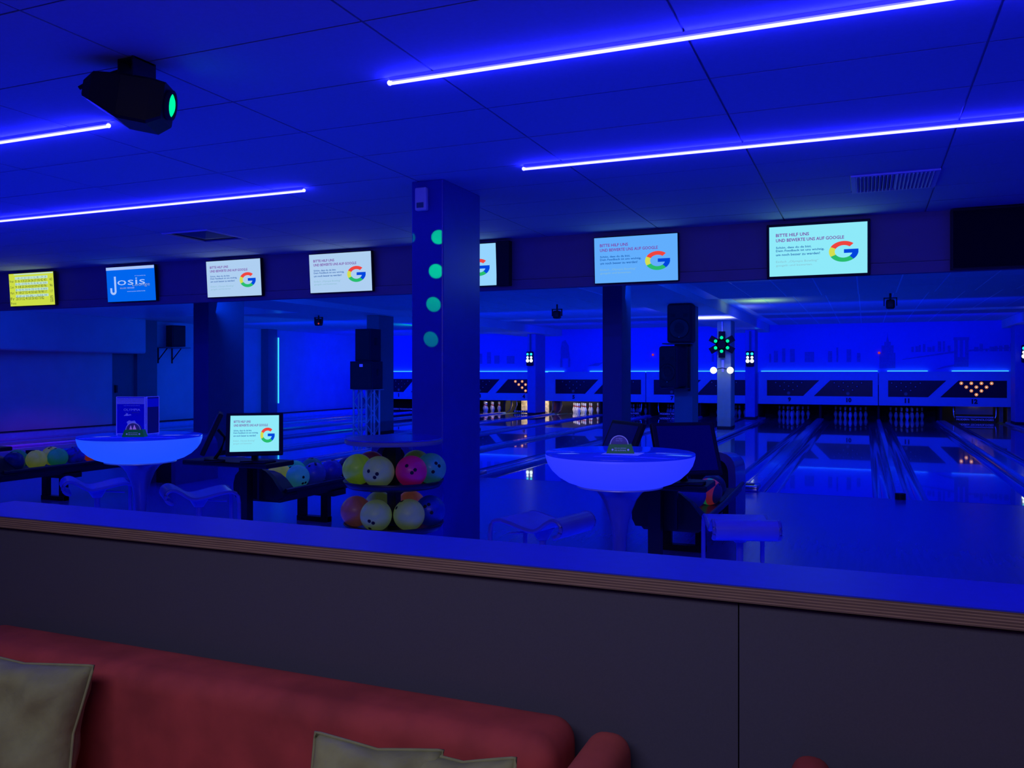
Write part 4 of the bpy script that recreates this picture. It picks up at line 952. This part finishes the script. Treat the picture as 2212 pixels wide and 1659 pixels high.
# menu stand
px, py = at_px(302-1106, 5.98)
t = thing('menu_stand', 'blue printed menu stand shaped as a box on the left table', 'menu', (px, py, 1.0363), TH+0.02)
W, D, H = 0.195, 0.17, 0.265
Mm = Matrix.Translation((-0.035, 0, 0)) @ Matrix.Rotation(-0.05, 4, 'Z')
f = MB().box(-W/2, W/2, -0.06, -0.056, 0.012, H, Mm).build('front_sheet', m_poster, t)
fr = MB()
for b in ((-W/2-0.004, -W/2, 0, H+0.004), (W/2, W/2+0.004, 0, H+0.004), (-W/2, W/2, H, H+0.004), (-W/2, W/2, 0.006, 0.012)): fr.box(b[0], b[1], -0.064, -0.054, b[2], b[3], Mm)
fr.build('sheet_holder', m_acryl, t)
for k in range(5): MB().box(-W/2+0.002, W/2-0.002, -0.0615, -0.0602, H-0.012-k*0.0085, H-0.008-k*0.0085, Mm).build('print_stripe', m_posterl, f)
Rz = -0.05
def on_sheet(o): o.matrix_local = Mm @ Matrix.Translation(o.location); return o
on_sheet(lettering(f, 'OLYMPIA', -0.05, 0.17, -0.0618, wid=0.118, hei=0.016, m=m_posterl))
on_sheet(lettering(f, 'GETRÄNKEKARTE', -0.05, 0.205, -0.0618, wid=0.115, hei=0.004, m=m_posterl))
on_sheet(lettering(f, 'BOWLING', 0.012, 0.154, -0.0618, wid=0.05, hei=0.009, m=mat('menu_grey_ink', (0.2, 0.25, 0.4), 0.5)))
MB().prism([(-0.05, 0.135), (-0.03, 0.15), (-0.035, 0.158), (-0.026, 0.150), (-0.02, 0.155), (-0.022, 0.144), (0.0, 0.146), (0.005, 0.14), (-0.02, 0.136)], -0.0618, -0.0605, 'y', Mm).build('print', m_posterl, f)
MB().prism([(-0.025, 0.0), (0.04, 0.0), (0.04, 0.085), (0.028, 0.102), (0.005, 0.098), (-0.01, 0.104), (-0.028, 0.092), (-0.022, 0.08)], -0.0618, -0.0605, 'y', Mm).build('print', m_posterl, f)
Ms = Matrix.Translation((W/2-0.030, -0.052, 0)) @ Matrix.Rotation(1.36, 4, 'Z')
s4 = MB().box(0, 0.14, -0.002, 0.002, 0.01, H, Ms).build('side_sheet', mat('menu_side_dark', (0.02, 0.02, 0.15), 0.3, emit=(0, 0, 1), es=0.03), t)
fr = MB()
for b in ((0, 0.004, 0, H+0.004), (0.14, 0.144, 0, H+0.004), (0, 0.14, H, H+0.004), (0, 0.14, 0.004, 0.008)): fr.box(b[0], b[1], -0.005, 0.005, b[2], b[3], Ms)
fr.build('side_holder', m_acryl, t)
MB().box(0.008, 0.136, -0.0035, -0.0025, H-0.07, H-0.01, Ms).build('print', m_poster, s4)

# ------------------------------------------------------------------ piston stools
def make_stool():
    t = thing('bar_stool', 'stool', 'stool')
    # local: +X front, seat profile
    ctl = [(-0.196, 0.560), (-0.222, 0.572), (-0.240, 0.598), (-0.238, 0.628), (-0.215, 0.650), (-0.180, 0.652), (-0.135, 0.628), (-0.090, 0.596), (-0.045, 0.582), (0.02, 0.590), (0.10, 0.608), (0.17, 0.620), (0.205, 0.618)]
    prof = []
    for i in range(len(ctl)-1):       # Catmull-Rom through the control points
        p0, p1, p2, p3 = ctl[max(i-1, 0)], ctl[i], ctl[i+1], ctl[min(i+2, len(ctl)-1)]
        for q in range(4):
            u = q/4
            prof.append(tuple(0.5*((2*p1[k])+(-p0[k]+p2[k])*u+(2*p0[k]-5*p1[k]+4*p2[k]-p3[k])*u*u+(-p0[k]+3*p1[k]-3*p2[k]+p3[k])*u**3) for k in (0, 1)))
    prof.append(ctl[-1])
    n = len(prof); h2 = 0.010; w2 = 0.170
    nr = []
    for i in range(n):
        a_, b_ = prof[max(i-1, 0)], prof[min(i+1, n-1)]
        dx, dz = b_[0]-a_[0], b_[1]-a_[1]; L = math.hypot(dx, dz); nr.append((-dz/L, dx/L))
    mb = MB()
    for sg in (1, -1):
        q_ = [(x+sg*h2*nx, z+sg*h2*nz) for (x, z), (nx, nz) in zip(prof, nr)]
        mb.add([(x, -w2, z) for x, z in q_]+[(x, w2, z) for x, z in q_], [(i, i+1, n+i+1, n+i) for i in range(n-1)], True)
    for sg in (-1, 1):
        mb.add([(x+h2*nx, sg*w2, z+h2*nz) for (x, z), (nx, nz) in zip(prof, nr)]+[(x-h2*nx, sg*w2, z-h2*nz) for (x, z), (nx, nz) in zip(prof, nr)], [(i, i+1, n+i+1, n+i) for i in range(n-1)], False)
    for i in (0, n-1):
        (x, z), (nx, nz) = prof[i], nr[i]
        mb.add([(x+h2*nx, -w2, z+h2*nz), (x+h2*nx, w2, z+h2*nz), (x-h2*nx, w2, z-h2*nz), (x-h2*nx, -w2, z-h2*nz)], [(0, 1, 2, 3)])
    mb.build('seat', m_seat, t)
    dn = [(0.228, 0.608), (0.244, 0.585), (0.250, 0.54), (0.252, 0.34), (0.262, 0.31), (0.29, 0.295), (0.33, 0.29)]
    side_l = [(x, -w2-0.004, z) for x, z in prof+dn]
    side_r = [(x, -y, z) for x, y, z in reversed(side_l)]
    MB().tube(side_l+side_r, 0.013, 10, 0.013, True).build('loop_frame', m_stoolmetal, t)
    MB().cyl((0, 0, 0.04), (0, 0, 0.34), 0.030, 16).cyl((0, 0, 0.34), (0, 0, 0.53), 0.020, 16).build('piston', m_stoolmetal, t)
    MB().cyl((0, 0, 0.505), (0, 0, 0.575), 0.034, 14, 0.075).build('seat_boss', m_stoolmetal, t)
    MB().tube([(0.02, 0, 0.552), (0.10, 0.03, 0.540), (0.20, 0.05, 0.525)], 0.006).build('lever', m_stoolmetal, t)
    MB().lathe([(0.0001, 0.045), (0.05, 0.035), (0.12, 0.014), (0.185, 0.008), (0.19, 0.0), (0.0001, 0.0)], 40).build('base', m_stoolmetal, t)
    return t
proto = make_stool()
def place(o, pxx, zc, fdir, label, dup_=True):
    x, y = at_px(pxx-1106, zc)
    f2 = rv*fdir[0]+fv*fdir[1]; rz = math.atan2(f2.y, f2.x)
    if dup_: o = dup(o, (x, y, 0), rz, label)
    o.location = (x, y, 0); o.rotation_euler = (0, 0, rz); o['label'] = label; o['group'] = 'piston stools at the bar tables'; o['category'] = 'stool'
    return o
place(proto, 210, 6.58, (0.87, 0.5), 'piston stool left of the left glowing table', False)
place(proto, 430, 6.12, (0.87, 0.45), 'piston stool right of the left glowing table')
place(proto, 1172, 4.92, (-0.80, 0.60), 'piston stool left of the right glowing table')
place(proto, 1598, 4.85, (0.10, 1.0), 'piston stool right of the right glowing table by the bare floor')

# ------------------------------------------------------------------ foreground partition
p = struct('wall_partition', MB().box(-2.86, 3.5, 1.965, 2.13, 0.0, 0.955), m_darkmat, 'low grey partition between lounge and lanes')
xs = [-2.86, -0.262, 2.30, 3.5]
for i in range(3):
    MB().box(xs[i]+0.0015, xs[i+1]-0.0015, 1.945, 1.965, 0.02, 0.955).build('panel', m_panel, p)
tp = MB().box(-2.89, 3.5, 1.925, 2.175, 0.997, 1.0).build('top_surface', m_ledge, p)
nl = 11; z0 = 0.962; hz = (0.997-z0)/nl
for k in range(nl):
    MB().box(-2.889+(k % 2)*0.0006, 3.5, 1.9255+(k % 2)*0.0007, 2.1745, z0+k*hz, z0+(k+1)*hz).build('ply_layer', m_ply1 if k % 2 else m_ply2, p)

# ------------------------------------------------------------------ sofas and cushions
def puff(mb, x0, x1, y0, y1, z0, z1, r, M=None): return mb.rbox(x0, x1, y0, y1, z0, z1, r, 6, M)
t = thing('sofa', 'long red velour sofa in front of the grey partition', 'sofa', (-1.58, 1.6, 0))
def rel(x): return x+1.58
R1 = Matrix.Translation((0, 0.31, 0.66)) @ Matrix.Rotation(0.10, 4, 'X') @ Matrix.Translation((0, -0.31, -0.66))
bk = MB(); puff(bk, rel(-2.60), rel(-0.625), 0.12, 0.325, 0.20, 0.664, 0.055); bk.build('backrest', m_sofa, t)
st_ = MB(); puff(st_, rel(-2.60), rel(-0.63), -0.65, 0.16, 0.16, 0.305, 0.05); st_.build('seat', m_sofa, t)
for xx in (-2.68, -0.60):
    am = MB(); am.rbox(rel(xx), rel(xx)+0.105, -0.70, 0.33, 0.06, 0.640, 0.045, 6); am.build('armrest', m_sofa2, t)
for sx in (-0.9, 0.85):
    for sy in (-0.6, 0.2): MB().cyl((sx, sy, 0), (sx, sy, 0.26), 0.02, 8).build('leg', m_dark, t)
t = thing('sofa', 'second red sofa whose back just shows at the bottom right', 'sofa', (0.9, 1.6, 0))
bk = MB(); puff(bk, -0.945, 0.95, 0.12, 0.32, 0.20, 0.657, 0.05); bk.build('backrest', m_sofa2, t)
st_ = MB(); puff(st_, -0.94, 0.94, -0.65, 0.16, 0.25, 0.43, 0.05); st_.build('seat', m_sofa, t)
MB().rbox(-1.045, -0.965, -0.7, 0.32, 0.06, 0.662, 0.035, 5).build('armrest', m_sofa, t)
for sx in (-0.8, 0.8):
    for sy in (-0.6, 0.2): MB().cyl((sx, sy, 0), (sx, sy, 0.26), 0.02, 8).build('leg', m_dark, t)
t = thing('sofa', 'third red sofa with only its corner showing at the left edge', 'sofa', (-3.75, 1.62, 0))
bk = MB(); puff(bk, -0.95, 0.93, 0.12, 0.32, 0.20, 0.662, 0.05); bk.build('backrest', m_sofa, t)
st_ = MB(); puff(st_, -0.94, 0.92, -0.65, 0.16, 0.25, 0.43, 0.05); st_.build('seat', m_sofa, t)
for sx in (-0.8, 0.8):
    for sy in (-0.6, 0.2): MB().cyl((sx, sy, 0), (sx, sy, 0.26), 0.02, 8).build('leg', m_dark, t)

def cushion(cx, cy, cz, W, H, T, rx, ry, rz, label):
    n = 28; vs = []; fs = []
    rr = random.Random(hash(label) % 1000 if False else len(label))
    ph = [rr.uniform(0, 6) for _ in range(6)]
    for side_ in (1, -1):
        for j in range(n+1):
            for i in range(n+1):
                u = 2*i/n-1; v = 2*j/n-1
                e = max(0.0, (1-u**4)*(1-v**4))**0.5
                pin = 1-0.10*(1-abs(u*v))*max(abs(u), abs(v))**2
                wr = 0.012*math.sin(3*u+5*v+ph[0])*e+0.007*math.sin(9*u-6*v+ph[1])*e
                # folds running in from corners
                wr += 0.006*math.sin(16*(abs(u)-abs(v))+ph[2])*e*abs(u*v)
                vs.append((W/2*u*pin*(1), side_*(-T/2*e)+wr, H/2*v*pin))
    N = (n+1)**2
    for s5 in (0, 1):
        for j in range(n):
            for i in range(n):
                a0 = s5*N+j*(n+1)+i; q = (a0, a0+1, a0+n+2, a0+n+1)
                fs.append(q if s5 == 0 else q[::-1])
    mb = MB(); mb.add(vs, fs, True)
    me = mb.mesh('cushion', m_cush)
    bm = bmesh.new(); bm.from_mesh(me); bmesh.ops.remove_doubles(bm, verts=bm.verts[:], dist=0.0004); bm.to_mesh(me); bm.free()
    t = thing('cushion', label, 'cushion', (cx, cy, cz)); t.rotation_euler = (rx, ry, rz)
    link('cover', me, t)
    pts = []
    for k in range(4*n):
        s6 = k//n; f6 = 2*(k % n)/n-1
        u, v = ((f6, -1), (1, f6), (-f6, 1), (-1, -f6))[s6]
        pin = 1-0.10*(1-abs(u*v))*max(abs(u), abs(v))**2
        pts.append((W/2*u*pin, 0, H/2*v*pin))
    MB().tube(pts, 0.004, 6, None, True).build('piping', m_cush, t)
    return t
cushion(-2.12, 1.585, 0.525, 0.44, 0.345, 0.15, -0.26, 0.02, 0.14, 'olive green cushion at the left end of the long red sofa')
cushion(-1.00, 1.575, 0.482, 0.29, 0.355, 0.12, -0.24, 0.10, 0.30, 'olive cushion at left of the pair in the sofa middle')
cushion(-0.785, 1.605, 0.488, 0.26, 0.33, 0.11, -0.28, -0.15, -0.10, 'olive cushion at right of the pair near the armrest')
